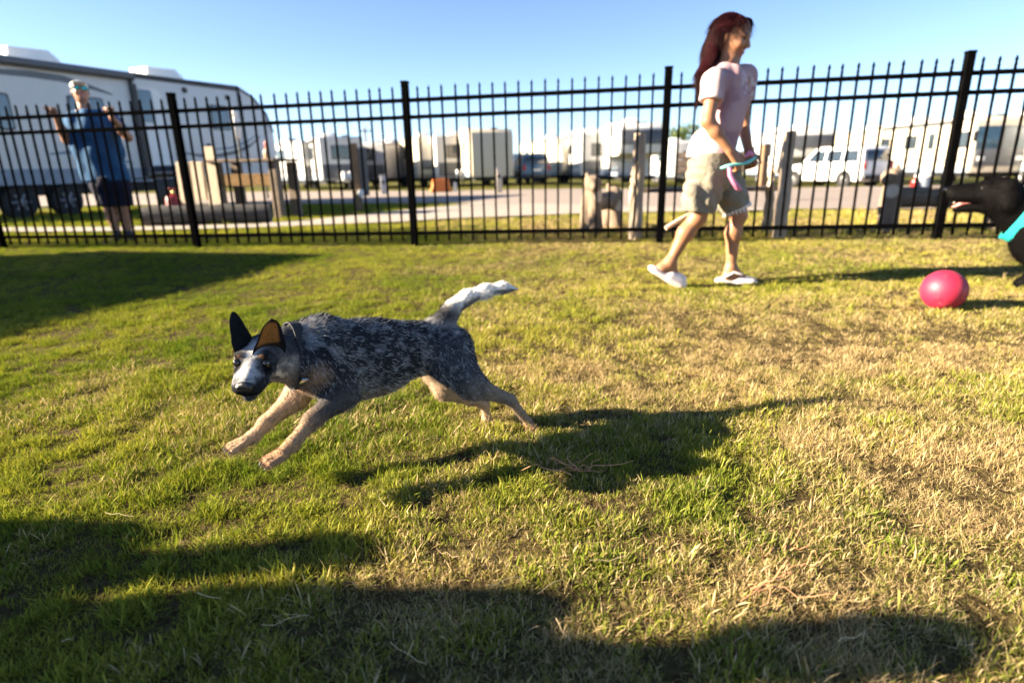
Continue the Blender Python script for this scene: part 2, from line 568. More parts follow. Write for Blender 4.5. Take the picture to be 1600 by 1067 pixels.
def ground_material():
    m, nt, b = new_mat('lawn_soil')
    L = nt.links
    tc = nt.nodes.new('ShaderNodeTexCoord')
    n1 = nt.nodes.new('ShaderNodeTexNoise'); n1.inputs['Scale'].default_value = 1.3; n1.inputs['Detail'].default_value = 8
    n2 = nt.nodes.new('ShaderNodeTexNoise'); n2.inputs['Scale'].default_value = 60; n2.inputs['Detail'].default_value = 6
    L.new(tc.outputs['Object'], n1.inputs['Vector']); L.new(tc.outputs['Object'], n2.inputs['Vector'])
    r1 = nt.nodes.new('ShaderNodeValToRGB')
    r1.color_ramp.elements[0].position = 0.35; r1.color_ramp.elements[1].position = 0.68
    r1.color_ramp.elements[0].color = (0.075, 0.105, 0.018, 1); r1.color_ramp.elements[1].color = (0.20, 0.17, 0.055, 1)
    L.new(n1.outputs['Fac'], r1.inputs['Fac'])
    r2 = nt.nodes.new('ShaderNodeValToRGB')
    r2.color_ramp.elements[0].position = 0.3; r2.color_ramp.elements[1].position = 0.75
    r2.color_ramp.elements[0].color = (0.35, 0.3, 0.25, 1); r2.color_ramp.elements[1].color = (1.3, 1.25, 1.1, 1)
    L.new(n2.outputs['Fac'], r2.inputs['Fac'])
    mx = nt.nodes.new('ShaderNodeMix'); mx.data_type = 'RGBA'; mx.blend_type = 'MULTIPLY'; mx.inputs[0].default_value = 1
    L.new(r1.outputs['Color'], mx.inputs[6]); L.new(r2.outputs['Color'], mx.inputs[7])
    sx = nt.nodes.new('ShaderNodeSeparateXYZ'); L.new(tc.outputs['Object'], sx.inputs[0])
    mr = nt.nodes.new('ShaderNodeMapRange'); mr.inputs[1].default_value = 8.0; mr.inputs[2].default_value = 13.0
    L.new(sx.outputs['Y'], mr.inputs[0])
    th = nt.nodes.new('ShaderNodeMix'); th.data_type = 'RGBA'; th.blend_type = 'MULTIPLY'; th.inputs[0].default_value = 1
    th.inputs[6].default_value = (0.085, 0.066, 0.032, 1); L.new(r2.outputs['Color'], th.inputs[7])
    mz = nt.nodes.new('ShaderNodeMix'); mz.data_type = 'RGBA'
    L.new(mr.outputs[0], mz.inputs['Factor']); L.new(th.outputs[2], mz.inputs[6]); L.new(mx.outputs[2], mz.inputs[7])
    L.new(mz.outputs[2], b.inputs['Base Color'])
    b.inputs['Roughness'].default_value = 1.0; b.inputs['Specular IOR Level'].default_value = 0.05
    bp = nt.nodes.new('ShaderNodeBump'); bp.inputs['Strength'].default_value = 0.8; bp.inputs['Distance'].default_value = 0.02
    L.new(n2.outputs['Fac'], bp.inputs['Height']); L.new(bp.outputs['Normal'], b.inputs['Normal'])
    return m
M_GROUND = ground_material()
ground = sheet('ground', axis_pts(-9, 9, 0.12, -900, 900), axis_pts(-4, 12, 0.12, -300, 1500), 0.0, M_GROUND, bumps=0.03)

# ---- fence line (used by lawn, fence, benches)
FENCE_P = np.array([-0.963, 5.995]); FENCE_ANG = -0.1488
FENCE_D = np.array([math.cos(FENCE_ANG), math.sin(FENCE_ANG)])
def fence_y(x): return FENCE_P[1] + (x - FENCE_P[0]) * math.tan(FENCE_ANG)

# ---- road and path beyond the fence (flush sheets, each 4 mm above the one below)
M_ROAD = mat('road_surface', (0.235, 0.19, 0.16), 0.95, var=0.10, scale=0.7, bump=0.4, bscale=60, dirt=((0.17, 0.14, 0.12), 0.5, 0.35))
M_PATH = mat('path_concrete', (0.30, 0.255, 0.215), 0.9, var=0.07, scale=1.2, bump=0.25, bscale=90, dirt=((0.33, 0.28, 0.23), 0.4, 0.6))
def ribbon(name, near, far, zoff, material, nseg=24, nw=6):
    """sheet between two polylines (lists of (x, y))"""
    def resample(pl):
        pl = np.array(pl, float); s = np.r_[0, np.cumsum(np.linalg.norm(np.diff(pl, axis=0), axis=1))]
        t = np.linspace(0, s[-1], nseg)
        return np.c_[np.interp(t, s, pl[:, 0]), np.interp(t, s, pl[:, 1])]
    a, b = resample(near), resample(far)
    V = []; F = []
    for k in range(nw + 1):
        q = a + (b - a) * k / nw
        V.append(np.c_[q, gz(q[:, 0], q[:, 1]) + zoff])
    V = np.concatenate(V)
    for k in range(nw):
        for i in range(nseg - 1):
            F.append((k * nseg + i, k * nseg + i + 1, (k + 1) * nseg + i + 1, (k + 1) * nseg + i))
    return tag(link(name, np_mesh(name, V, F, True), material), kind='structure')
# the camp road crossing the picture and the concrete pad of the near path joining it on the right
road_near = [(-60, 22.0), (-15.6, 18.5), (-11.4, 18.1), (-6.1, 16.7), (-3.25, 15.7), (-0.84, 14.3), (0.71, 12.4), (2.3, 10.6), (4.3, 8.85), (5.5, 8.5), (7.4, 8.6), (14, 9.2), (60, 12.0)]
road_far = [(-70, 40.0), (-20, 34.0), (-14.1, 33.0), (-8.0, 30.5), (-5.0, 28.5), (-2.0, 26.5), (1.4, 25.0), (5.4, 25.3), (10.0, 27.0), (15.7, 28.0), (20.0, 26.8), (30, 26.0), (70, 26.0)]
ribbon('road', road_near, road_far, 0.030, M_ROAD, nseg=60)
path_near = [(-9.5, 8.9), (-7.3, 8.6), (-5.7, 8.3), (-4.4, 8.33), (-3.3, 8.35), (-2.5, 8.6), (-1.5, 8.7), (-1.0, 9.05), (0.08, 9.16), (1.3, 9.3), (2.9, 8.95), (4.0, 8.85)]
path_far = [(-9.5, 9.6), (-8.0, 9.5), (-6.3, 9.15), (-4.8, 9.0), (-3.5, 9.15), (-3.1, 9.8), (-2.0, 12.0), (-0.7, 14.2), (0.8, 12.6), (2.4, 10.7), (4.2, 9.0)]
ribbon('path', path_near, path_far, 0.036, M_PATH, nseg=40)
FLOOR_EXTRA = 0.0

# ================================================================== GRASS
def ground_h(P):
    near = np.exp(-(np.maximum(np.abs(P[:, 0]) - 5, 0) ** 2 + np.maximum(P[:, 1] - 8, 0) ** 2) / 9)
    return gz(P[:, 0], P[:, 1]) + 0.03 * (fbm(P, 1.6, 4, 3) - 0.5) * near

def grass_material():
    m, nt, b = new_mat('grass_blade')
    L = nt.links
    def attr(n, typ):
        a = nt.nodes.new('ShaderNodeAttribute'); a.attribute_name = n; a.attribute_type = typ; return a
    dry = attr('dry', 'INSTANCER'); bv = attr('bv', 'GEOMETRY'); hue = attr('hue', 'INSTANCER')
    # blade is straw when its own random number falls below the place's dryness
    sub = nt.nodes.new('ShaderNodeMath'); sub.operation = 'SUBTRACT'
    L.new(dry.outputs['Fac'], sub.inputs[0]); L.new(bv.outputs['Fac'], sub.inputs[1])
    mr = nt.nodes.new('ShaderNodeMapRange'); mr.inputs[1].default_value = -0.12; mr.inputs[2].default_value = 0.22
    L.new(sub.outputs[0], mr.inputs[0])
    g = nt.nodes.new('ShaderNodeValToRGB')
    els = g.color_ramp.elements
    els[0].position = 0.0; els[0].color = (0.095, 0.15, 0.018, 1)
    els[1].position = 1.0; els[1].color = (0.37, 0.335, 0.06, 1)
    e = els.new(0.5); e.color = (0.215, 0.235, 0.034, 1)
    L.new(hue.outputs['Fac'], g.inputs['Fac'])
    s = nt.nodes.new('ShaderNodeValToRGB')
    els = s.color_ramp.elements
    els[0].position = 0.0; els[0].color = (0.26, 0.17, 0.08, 1)
    els[1].position = 1.0; els[1].color = (0.60, 0.47, 0.26, 1)
    e = els.new(0.5); e.color = (0.45, 0.33, 0.16, 1)
    fr = nt.nodes.new('ShaderNodeMath'); fr.operation = 'MULTIPLY'; fr.inputs[1].default_value = 7.13
    fr2 = nt.nodes.new('ShaderNodeMath'); fr2.operation = 'FRACT'
    L.new(bv.outputs['Fac'], fr.inputs[0]); L.new(fr.outputs[0], fr2.inputs[0]); L.new(fr2.outputs[0], s.inputs['Fac'])
    mx = nt.nodes.new('ShaderNodeMix'); mx.data_type = 'RGBA'
    L.new(mr.outputs[0], mx.inputs['Factor']); L.new(g.outputs['Color'], mx.inputs[6]); L.new(s.outputs['Color'], mx.inputs[7])
    L.new(mx.outputs[2], b.inputs['Base Color'])
    b.inputs['Roughness'].default_value = 0.6; b.inputs['Specular IOR Level'].default_value = 0.0
    tr = nt.nodes.new('ShaderNodeBsdfTranslucent')
    hs = nt.nodes.new('ShaderNodeHueSaturation'); hs.inputs['Saturation'].default_value = 1.1; hs.inputs['Value'].default_value = 1.15
    L.new(mx.outputs[2], hs.inputs['Color']); L.new(hs.outputs['Color'], tr.inputs['Color'])
    ms = nt.nodes.new('ShaderNodeMixShader'); ms.inputs[0].default_value = 0.26
    L.new(b.outputs[0], ms.inputs[1]); L.new(tr.outputs[0], ms.inputs[2])
    L.new(ms.outputs[0], nt.nodes['Material Output'].inputs['Surface'])
    return m
M_GRASS = grass_material()

def make_tuft(k, nb, spread, lmin, lmax, wmin, wmax, lean, rng):
    V = []; F = []; B = []
    for i in range(nb):
        a = rng.uniform(0, 2 * math.pi); r = spread * math.sqrt(rng.random())
        base = np.array([r * math.cos(a), r * math.sin(a), -0.004])
        L = rng.uniform(lmin, lmax); w = rng.uniform(wmin, wmax)
        ln = min(1.45, abs(rng.normal(0, lean)) + 0.1)
        az = rng.uniform(0, 2 * math.pi) if rng.random() < 0.5 else a + rng.normal(0, 0.7)
        bend = rng.uniform(0.1, 0.9)
        side = np.array([-math.sin(az + rng.normal(0, .5)), math.cos(az + rng.normal(0, .5)), 0])
        p = base.copy(); n0 = len(V); segs = 3
        for j in range(segs):
            t = j / segs
            wd = w * (1 - 0.35 * t) * (0.7 if j == 0 else 1)
            V += [p - side * wd / 2, p + side * wd / 2]
            th = ln + bend * (t + 0.2)
            p = p + (L / segs) * np.array([math.sin(th) * math.cos(az), math.sin(th) * math.sin(az), max(math.cos(th), -0.25)])
        V.append(p)
        for j in range(segs - 1):
            q = n0 + 2 * j
            F.append((q, q + 1, q + 3, q + 2))
        q = n0 + 2 * (segs - 1)
        F.append((q, q + 1, q + 2))
        B += [rng.random()] * (2 * segs + 1)
    me = np_mesh('tuft', V, F, True)
    at_ = me.attributes.new('bv', 'FLOAT', 'POINT'); at_.data.foreach_set('value', np.array(B, np.float32))
    me.materials.append(M_GRASS)
    return bpy.data.objects.new('grass_tuft', me)
trng = np.random.default_rng(3)
TUFTS = []
for k in range(5): TUFTS.append(make_tuft(k, 14, 0.024, 0.020, 0.046, 0.0019, 0.0039, 0.60, trng))       # green lawn
for k in range(4): TUFTS.append(make_tuft(k, 17, 0.030, 0.016, 0.042, 0.0010, 0.0024, 0.90, trng))       # dried, lying
for k in range(2): TUFTS.append(make_tuft(k, 13, 0.018, 0.035, 0.062, 0.0020, 0.0038, 0.50, trng))       # taller clump
for k in range(2): TUFTS.append(make_tuft(k, 5, 0.045, 0.040, 0.080, 0.0007, 0.0013, 1.35, trng))        # long loose straws

def tuft_tree(name):
    ng = bpy.data.node_groups.new(name, 'GeometryNodeTree')
    ng.interface.new_socket('Geometry', in_out='INPUT', socket_type='NodeSocketGeometry')
    ng.interface.new_socket('Geometry', in_out='OUTPUT', socket_type='NodeSocketGeometry')
    N = ng.nodes; L = ng.links
    gi = N.new('NodeGroupInput'); go = N.new('NodeGroupOutput')
    jn = N.new('GeometryNodeJoinGeometry')
    for t in reversed(TUFTS):
        oi = N.new('GeometryNodeObjectInfo'); oi.inputs['Object'].default_value = t
        oi.inputs['As Instance'].default_value = True
        L.new(oi.outputs['Geometry'], jn.inputs[0])
    ip = N.new('GeometryNodeInstanceOnPoints')
    ip.inputs['Pick Instance'].default_value = True
    def na(n, dt):
        a = N.new('GeometryNodeInputNamedAttribute'); a.data_type = dt; a.inputs['Name'].default_value = n
        return a.outputs[0]
    e2r = N.new('FunctionNodeEulerToRotation')
    L.new(na('rot', 'FLOAT_VECTOR'), e2r.inputs[0])
    mp = N.new('GeometryNodeMeshToPoints')
    L.new(gi.outputs[0], mp.inputs[0]); L.new(mp.outputs[0], ip.inputs['Points'])
    L.new(jn.outputs[0], ip.inputs['Instance'])
    L.new(na('idx', 'INT'), ip.inputs['Instance Index'])
    L.new(e2r.outputs[0], ip.inputs['Rotation'])
    L.new(na('scl', 'FLOAT'), ip.inputs['Scale'])
    L.new(ip.outputs[0], go.inputs[0])
    return ng
TUFT_TREE = tuft_tree('grass_scatter')

def scatter_grass(name, P, scl, label, dry_add=0.0, tilt=0.22, long_frac=0.008, hue_add=0.0):
    N = len(P)
    d = np.clip(dryness(P) + dry_add, 0, 1)
    rng = RNG
    r = rng.random(N)
    isdry = rng.random(N) < sstep(0.35, 0.8, d)
    idx = np.where(isdry, 5 + rng.integers(0, 4, N), rng.integers(0, 5, N))
    clump = fbm(P, 5.0, 3, 21)
    tall = (r < 0.10 * sstep(0.52, 0.7, clump)) & ~isdry
    idx = np.where(tall, 9 + rng.integers(0, 2, N), idx)
    idx = np.where(rng.random(N) < long_frac * (0.5 + d), 11 + rng.integers(0, 2, N), idx)
    me = bpy.data.meshes.new(name)
    me.vertices.add(N)
    co = np.c_[P, ground_h(P)]
    me.vertices.foreach_set('co', co.astype(np.float32).ravel())
    def att(n, typ, val, key='value'):
        a = me.attributes.new(n, typ, 'POINT'); a.data.foreach_set(key, val)
    att('idx', 'INT', idx.astype(np.int32))
    hgt = (0.70 + 0.55 * fbm(P, 3.0, 3, 31)) * (0.7 + 0.65 * sstep(.36, .66, fbm(P, 13.0, 3, 51)))
    att('scl', 'FLOAT', (scl * hgt * rng.uniform(0.7, 1.25, N)).astype(np.float32))
    rot = np.c_[rng.normal(0, tilt, N), rng.normal(0, tilt, N), rng.uniform(0, 6.283, N)]
    att('rot', 'FLOAT_VECTOR', rot.astype(np.float32).ravel(), 'vector')
    att('dry', 'FLOAT', d.astype(np.float32))
    hue = np.clip(0.45 + 1.1 * (fbm(P, 1.4, 4, 41) - 0.5) + 0.25 * sstep(-1.5, 1.5, P[:, 0]) - 0.10 + rng.normal(0, 0.16, N) + hue_add, 0, 1)
    att('hue', 'FLOAT', hue.astype(np.float32))
    o = link(name, me, M_GRASS)
    md = o.modifiers.new('scatter', 'NODES'); md.node_group = TUFT_TREE
    return tag(o, label, 'grass', kind='stuff')

def pts_in(x0, x1, y0, y1, dens, keep=None):
    n = int((x1 - x0) * (y1 - y0) * dens)
    P = np.c_[RNG.uniform(x0, x1, n), RNG.uniform(y0, y1, n)]
    return P if keep is None else P[keep(P)]
inside = lambda P: P[:, 1] < fence_y(P[:, 0]) + 0.4
wedge = lambda P, m=0.15: (np.abs(P[:, 0]) < 0.95 * (P[:, 1] + 0.45) + m)
gappy = lambda P: RNG.random(len(P)) < 0.45 + 0.75 * sstep(.34, .54, fbm(P, 13.0, 3, 51))
parts = [pts_in(-2.6, 2.6, 0.45, 2.2, 8600, lambda P: wedge(P) & gappy(P)),
         pts_in(-4.2, 4.2, 2.2, 3.6, 3800, lambda P: wedge(P) & gappy(P)),
         pts_in(-7.0, 6.5, 3.6, 7.2, 1700, lambda P: wedge(P, .4) & inside(P)),
         pts_in(-7.0, 6.5, -0.8, 6.9, 520, lambda P: ~wedge(P) & inside(P))]
scatter_grass('lawn_grass', np.concatenate(parts), 0.60, 'short mown grass, part green and part dried to straw, inside the fence')
def off_pave(P):
    ny = np.interp(P[:, 0], [q[0] for q in path_near], [q[1] for q in path_near])
    fy = np.interp(P[:, 0], [q[0] for q in path_far], [q[1] for q in path_far])
    on_path = (P[:, 1] > ny - .03) & (P[:, 1] < fy + .03) & (P[:, 0] < 4.0)
    rn = np.interp(P[:, 0], [q[0] for q in road_near], [q[1] for q in road_near])
    return (P[:, 1] > fence_y(P[:, 0]) + 0.4) & ~on_path & (P[:, 1] < rn - .05) & (np.abs(P[:, 0]) < 0.95 * P[:, 1] + 1)
parts = [pts_in(-9, 9, 4.6, 10.5, 420, off_pave), pts_in(-12, 9, 10.5, 17.5, 170, off_pave)]
scatter_grass('verge_grass', np.concatenate(parts), 1.35, 'rough green grass between the fence and the camp road', dry_add=-0.05, hue_add=0.12)

# ================================================================== FENCE
M_FENCE = mat('fence_black_paint', (0.0028, 0.0028, 0.003), 0.5, 0.0, var=0.25, scale=14, bump=0.05, bscale=120, spec=0.0,
              dirt=((0.006, 0.0055, 0.005), 0.3, 9.0))
fence = empty('metal_fence', (FENCE_P[0], FENCE_P[1], 0), 0, 'black metal picket fence running across behind the lawn', 'fence')
PANEL = 2.41
def square_bar(x0, x1, y0, y1, z0, z1):
    return MB().box(((x0 + x1) / 2, (y0 + y1) / 2, (z0 + z1) / 2), (x1 - x0, y1 - y0, z1 - z0))
def make_post_mesh():
    m = MB(); h = 1.52; w = 0.064
    m.bevbox((0, 0, h / 2 - 0.04), (w, w, h + 0.08), 0.004)
    m.bevbox((0, 0, h + 0.006), (w + 0.008, w + 0.008, 0.020), 0.006)
    return m.mesh('post')
def make_picket_mesh():
    m = MB(); w = 0.0172; h = 1.425
    zb = 0.045
    ring = lambda wx, wy, z: [(-wx / 2, -wy / 2, z), (wx / 2, -wy / 2, z), (wx / 2, wy / 2, z), (-wx / 2, wy / 2, z)]
    rows = [ring(w, w, zb), ring(w, w, h), ring(w * .72, w * .8, h + .012), ring(w * 1.25, w * .75, h + .030), ring(w * .95, w * .55, h + .050), ring(w * .12, w * .12, h + .066)]
    vs = [p for r in rows for p in r]; fs = [(3, 2, 1, 0), tuple(range(20, 24))]
    for i in range(5):
        for k in range(4):
            k2 = (k + 1) % 4
            fs.append((4 * i + k, 4 * i + k2, 4 * i + 4 + k2, 4 * i + 4 + k))
    return m.add(vs, fs).mesh('picket')
post_me, picket_me = make_post_mesh(), make_picket_mesh()
post_me.materials.append(M_FENCE); picket_me.materials.append(M_FENCE)
def rail_mesh(length, slope):
    m = MB(); w, h = 0.036, 0.036
    x0, x1 = 0.030, length - 0.030
    vs = []
    for x in (x0, x1):
        z = slope * x
        vs += [(x, -w / 2, z - h / 2), (x, w / 2, z - h / 2), (x, w / 2, z + h / 2), (x, -w / 2, z + h / 2)]
    return m.add(vs, [(3, 2, 1, 0), (4, 5, 6, 7), (0, 1, 5, 4), (1, 2, 6, 5), (2, 3, 7, 6), (3, 0, 4, 7)]).mesh('rail')
NPK = 20
def gfence(s):
    p = FENCE_P + FENCE_D * s
    return float(ground_h(np.array([p]))[0])
def fchild(name, me, s, z, rz=FENCE_ANG, tilt=(0, 0)):
    o = bpy.data.objects.new(name, me); COL.objects.link(o)
    o.parent = fence
    o.location = (FENCE_D[0] * s, FENCE_D[1] * s, z)
    o.rotation_euler = (tilt[0], tilt[1], rz)
    return o
for i in range(-3, 4):
    s0 = i * PANEL
    z0, z1 = gz(*(FENCE_P + FENCE_D * s0)), gz(*(FENCE_P + FENCE_D * (s0 + PANEL)))
    fchild('post', post_me, s0, z0, tilt=(random.gauss(0, .004), random.gauss(0, .004)))
    if i == 3: break
    rm = rail_mesh(PANEL, (z1 - z0) / PANEL); rm.materials.append(M_FENCE)
    for hz in (1.365, 1.215, 0.125):
        fchild('rail', rm, s0, z0 + hz)
    for k in range(1, NPK):
        t = k / NPK
        fchild('picket', picket_me, s0 + t * PANEL, z0 + t * (z1 - z0) + random.uniform(-.003, .003), tilt=(random.gauss(0, .003), random.gauss(0, .004)))

# ================================================================== THE RUNNING CATTLE DOG
M_COAT = vcol_mat('dog_coat', rough=0.9, spec=0.0, fine=0.35, fscale=420)
def fur_mat(name, rough=0.55, spec=0.0):
    m, nt, b = new_mat(name)
    a = nt.nodes.new('ShaderNodeAttribute'); a.attribute_name = 'col'
    nt.links.new(a.outputs['Color'], b.inputs['Base Color'])
    b.inputs['Roughness'].default_value = rough; b.inputs['Specular IOR Level'].default_value = spec
    return m
M_FUR = fur_mat('dog_fur')
M_EYE = mat('dog_eye', (0.012, 0.008, 0.006), 0.06, var=0.2, spec=0.9)
M_NOSE = mat('dog_nose', (0.012, 0.012, 0.013), 0.32, var=0.3, scale=300, bump=0.3, bscale=500, spec=0.6)
M_COLLAR = mat('dog_collar_web', (0.012, 0.012, 0.018), 0.7, var=0.3, scale=200, bump=0.3, bscale=700)
M_STEEL = mat('steel', (0.55, 0.55, 0.56), 0.25, 1.0, var=0.1)

def unit(v): v = np.array(v, float); return v / np.linalg.norm(v)

def head_frame(fwd_xy_deg, pitch_deg, roll_deg=0.0):
    a = math.radians(fwd_xy_deg); p = math.radians(pitch_deg)
    f = np.array([math.cos(a) * math.cos(p), math.sin(a) * math.cos(p), math.sin(p)])
    l = unit(np.cross((0, 0, 1), f)); u = np.cross(f, l)
    r = math.radians(roll_deg)
    return f, l * math.cos(r) + u * math.sin(r), u * math.cos(r) - l * math.sin(r)

def ear_shell(c, f, l, u, side, size=1.0, out_deg=42, w0=0.031, h=0.082, nu=11, nv=14, lean=0.22):
    """erect cupped dog ear; returns verts, quads, inner flag"""
    o = math.radians(out_deg)
    face = f * math.cos(o) + l * side * math.sin(o)       # direction the ear opens to
    acr = np.cross(u, face)                                # across the ear
    V = []; inn = []; F = []
    for s in (0, 1):                                       # 0 inner skin, 1 outer
        for j in range(nv + 1):
            v = j / nv
            w = w0 * (1 - v ** 3.4) ** 0.62 * (1 + 0.22 * math.sin(min(1, v * 1.8) * math.pi)) + 0.0006
            for i in range(nu + 1):
                t = -1 + 2 * i / nu
                cup = -0.020 * (1 - t * t) * (1 - 0.72 * v) 
                p = c + u * (h * v) + l * side * (lean * h * v * 0.8) - f * 0.012 * v * v + acr * (w * t) + face * cup
                if s == 1: p = p - face * (0.0035 * (1 - abs(t) ** 3) * (1 - v ** 6) + 0.0006)
                V.append(p * 1.0); inn.append(1 - s if abs(t) < 0.72 and v < 0.90 else 0)
    m = (nu + 1) * (nv + 1)
    for s in (0, 1):
        for j in range(nv):
            for i in range(nu):
                a = s * m + j * (nu + 1) + i
                q = (a, a + 1, a + nu + 2, a + nu + 1)
                F.append(q if s == 0 else q[::-1])
    for j in range(nv):
        for i in (0, nu):
            a = j * (nu + 1) + i
            q = (a, a + nu + 1, a + nu + 1 + m, a + m)
            F.append(q if i == 0 else q[::-1])
    V = np.array(V)
    V = c + (V - c) * size
    return V, np.array(F), np.array(inn, float)

def build_cattle_dog():
    S = SDF()
    def C(a, b, ra, rb, k=0.03, t='', flat=None):
        pa, pb = at(*a), at(*b)
        dr = {'trunk': 4.5, 'belly': 4, 'neck': 4, 'throat': 4, 'thigh': 3.5, 'tail': 2.6, 'upper_arm': 3}.get(t, 2.0)
        S.cone(pa, pb, max(ra - dr, 2.5) * pxm(a[2], a[1]), max(rb - dr, 2.5) * pxm(b[2], b[1]), k, t, flat)
        return pa, pb
    hd = unit((at(508, 540, 1.33) - at(690, 545, 1.52)) * (1, 1, 0)); lf = np.cross((0, 0, 1), hd)
    flat = (lf, 1.28)
    # trunk: chest deep, belly tucked up; heading from rump to head
    C((520, 562, 1.355), (582, 556, 1.415), 60, 53, .05, 'trunk', (lf, 1.22))
    C((515, 537, 1.35), (600, 547, 1.43), 36, 42, .05, 'trunk', (lf, 1.2))
    C((582, 556, 1.415), (650, 545, 1.49), 53, 41, .05, 'trunk', flat)
    C((650, 543, 1.49), (702, 544, 1.545), 40, 40, .05, 'trunk', flat)
    C((545, 590, 1.36), (605, 578, 1.43), 38, 30, .05, 'belly', flat)
    # neck
    C((492, 545, 1.325), (436, 556, 1.262), 45, 28, .045, 'neck')
    C((497, 578, 1.32), (437, 577, 1.25), 36, 20, .045, 'throat')
    C((503, 521, 1.335), (447, 526, 1.275), 24, 19, .04, 'neck')
    # hind leg near (dog's left)
    C((706, 553, 1.51), (735, 600, 1.475), 40, 24, .035, 'thigh', (lf, 1.35))
    C((700, 575, 1.48), (745, 604, 1.475), 28, 19, .03, 'thigh', (lf, 1.3))
    C((738, 603, 1.475), (797, 624, 1.53), 19, 10, .025, 'shank')
    C((797, 624, 1.53), (826, 660, 1.575), 10, 7.5, .012, 'foot')
    C((824, 659, 1.575), (832, 670, 1.56), 9, 9, .012, 'paw')
    # hind leg far
    C((678, 572, 1.60), (695, 606, 1.575), 30, 19, .03, 'far_thigh', (lf, 1.3))
    C((694, 608, 1.575), (757, 631, 1.615), 17, 9, .022, 'far_leg')
    C((757, 631, 1.615), (760, 658, 1.61), 8.5, 7.5, .012, 'far_leg')
    C((760, 657, 1.61), (757, 667, 1.59), 9, 9, .012, 'far_leg')
    # fore leg near
    C((498, 560, 1.285), (540, 618, 1.30), 36, 23, .03, 'upper_arm', (lf, 1.5))
    C((536, 617, 1.295), (488, 655, 1.245), 22, 15, .025, 'forearm')
    C((488, 655, 1.245), (458, 692, 1.205), 15, 11.5, .016, 'wrist')
    C((458, 692, 1.205), (440, 709, 1.185), 12, 12.5, .014, 'paw')
    # fore leg far
    C((478, 590, 1.37), (462, 622, 1.37), 28, 20, .03, 'far_arm')
    C((462, 620, 1.365), (415, 661, 1.32), 19, 13, .02, 'far_leg')
    C((415, 661, 1.32), (396, 682, 1.30), 12.5, 11, .014, 'far_leg')
    C((396, 682, 1.30), (380, 690, 1.285), 11, 11, .014, 'far_leg')
    # toes
    for (bx, by, bY, tx, ty, tY) in ((440, 709, 1.185, 424, 716, 1.165), (380, 690, 1.285, 367, 695, 1.268)):
        for q in (-1.5, -0.5, 0.5, 1.5):
            a = at(bx, by, bY) + lf * q * 0.0105; b = at(tx, ty, tY) + unit(at(tx, ty, tY) - at(bx, by, bY)) * (0.016 - 0.004 * abs(q)) + lf * q * 0.0125 + np.array([0, 0, -0.003 * abs(q)])
            S.cone(a, b, 0.0082, 0.0074, 0.003, 'paw' if bx > 400 else 'far_leg')
    for (bx, by, bY) in ((832, 670, 1.56), (757, 668, 1.59)):
        for q in (-1, 0, 1):
            a = at(bx, by, bY) + lf * q * 0.008
            S.cone(a, a + hd * 0.022 + np.array([0, 0, -0.006]), 0.0085, 0.0065, 0.008, 'paw' if bx > 800 else 'far_leg')
    # tail, carried high and curving back
    tl = [((686, 508, 1.545), 21), ((697, 495, 1.56), 13.5), ((709, 479, 1.575), 11.5), ((730, 464, 1.59), 11), ((758, 455, 1.605), 10.5), ((785, 449, 1.62), 8.5), ((805, 451, 1.63), 4)]
    for (a, ra), (b, rb) in zip(tl, tl[1:]): C(a, b, ra, rb, .030, 'tail')
    # head in its own frame
    hc = at(404, 556, 1.225)
    cam_dir = math.degrees(math.atan2(-hc[1], -hc[0]))
    f, l, u = head_frame(cam_dir - 20, -8, -4)
    HS = .95
    H = lambda x, y, z: hc + (f * x + l * y + u * z) * HS
    A = np.array([f, l, u])
    n0 = len(S.pr)
    S.ball(H(0, 0, -.002), (.056, .0445, .037), .03, 'skull', A)
    S.ball(H(-.035, 0, -.010), (.042, .038, .038), .03, 'skull', A)
    for q in (-1, 1):
        S.ball(H(.002, q * .030, -.020), (.032, .019, .028), .02, 'cheek', A)
        S.ball(H(.036, q * .0255, .0195), (.014, .013, .008), .012, 'brow', A)
        S.cone(H(.038, q * .018, -.018), H(.090, q * .0150, -.031), .0225, .0180, .012, 'muzzle')
    S.cone(H(.036, 0, -.007), H(.093, 0, -.0200), .0260, .0172, .012, 'bridge')
    S.cone(H(.01, 0, -.044), H(.082, 0, -.0535), .028, .0160, .008, 'jaw')
    S.cone(H(-.02, 0, -.02), hc + unit(at(440, 557, 1.265) - hc) * .05, .037, .037, .03, 'neck')
    S.pr[n0:] = [(p[0], p[1], p[2], p[3] * HS, (p[4] * HS if p[4] is not None else None), p[5], p[6], p[7]) for p in S.pr[n0:]]
    VOX = 0.0031
    me, V = S.mesh('body', VOX, smooth_it=2)
    F = mesh_quads(me)
    tags = [p[6] for p in S.pr]
    W = S.weights(V, 0.007)
    Nn = vnormals(me)
    loc = (V - hc) @ A.T / HS                              # head coordinates
    # ---------------- coat colours
    base = {'trunk': (.034, .036, .041), 'neck': (.045, .05, .058), 'belly': (.30, .25, .20), 'throat': (.26, .20, .15), 'thigh': (.06, .065, .075),
            'shank': (.24, .19, .15), 'foot': (.30, .22, .16), 'paw': (.33, .21, .125), 'far_thigh': (.40, .30, .21), 'far_leg': (.42, .295, .19),
            'upper_arm': (.03, .033, .04), 'forearm': (.075, .07, .07), 'wrist': (.34, .235, .15), 'far_arm': (.44, .32, .23), 'tail': (.74, .71, .67),
            'skull': (.42, .41, .40), 'cheek': (.34, .27, .21), 'brow': (.05, .05, .055), 'muzzle': (.20, .205, .22), 'bridge': (.30, .30, .31), 'jaw': (.06, .06, .065)}
    colmat = np.array([base[t] for t in tags])
    cols = W @ colmat
    rel = lambda P: np.linalg.norm(V - P, axis=1)
    def blend(mask, c):
        nonlocal cols
        cols = cols * (1 - mask[:, None]) + np.array(c)[None] * mask[:, None]
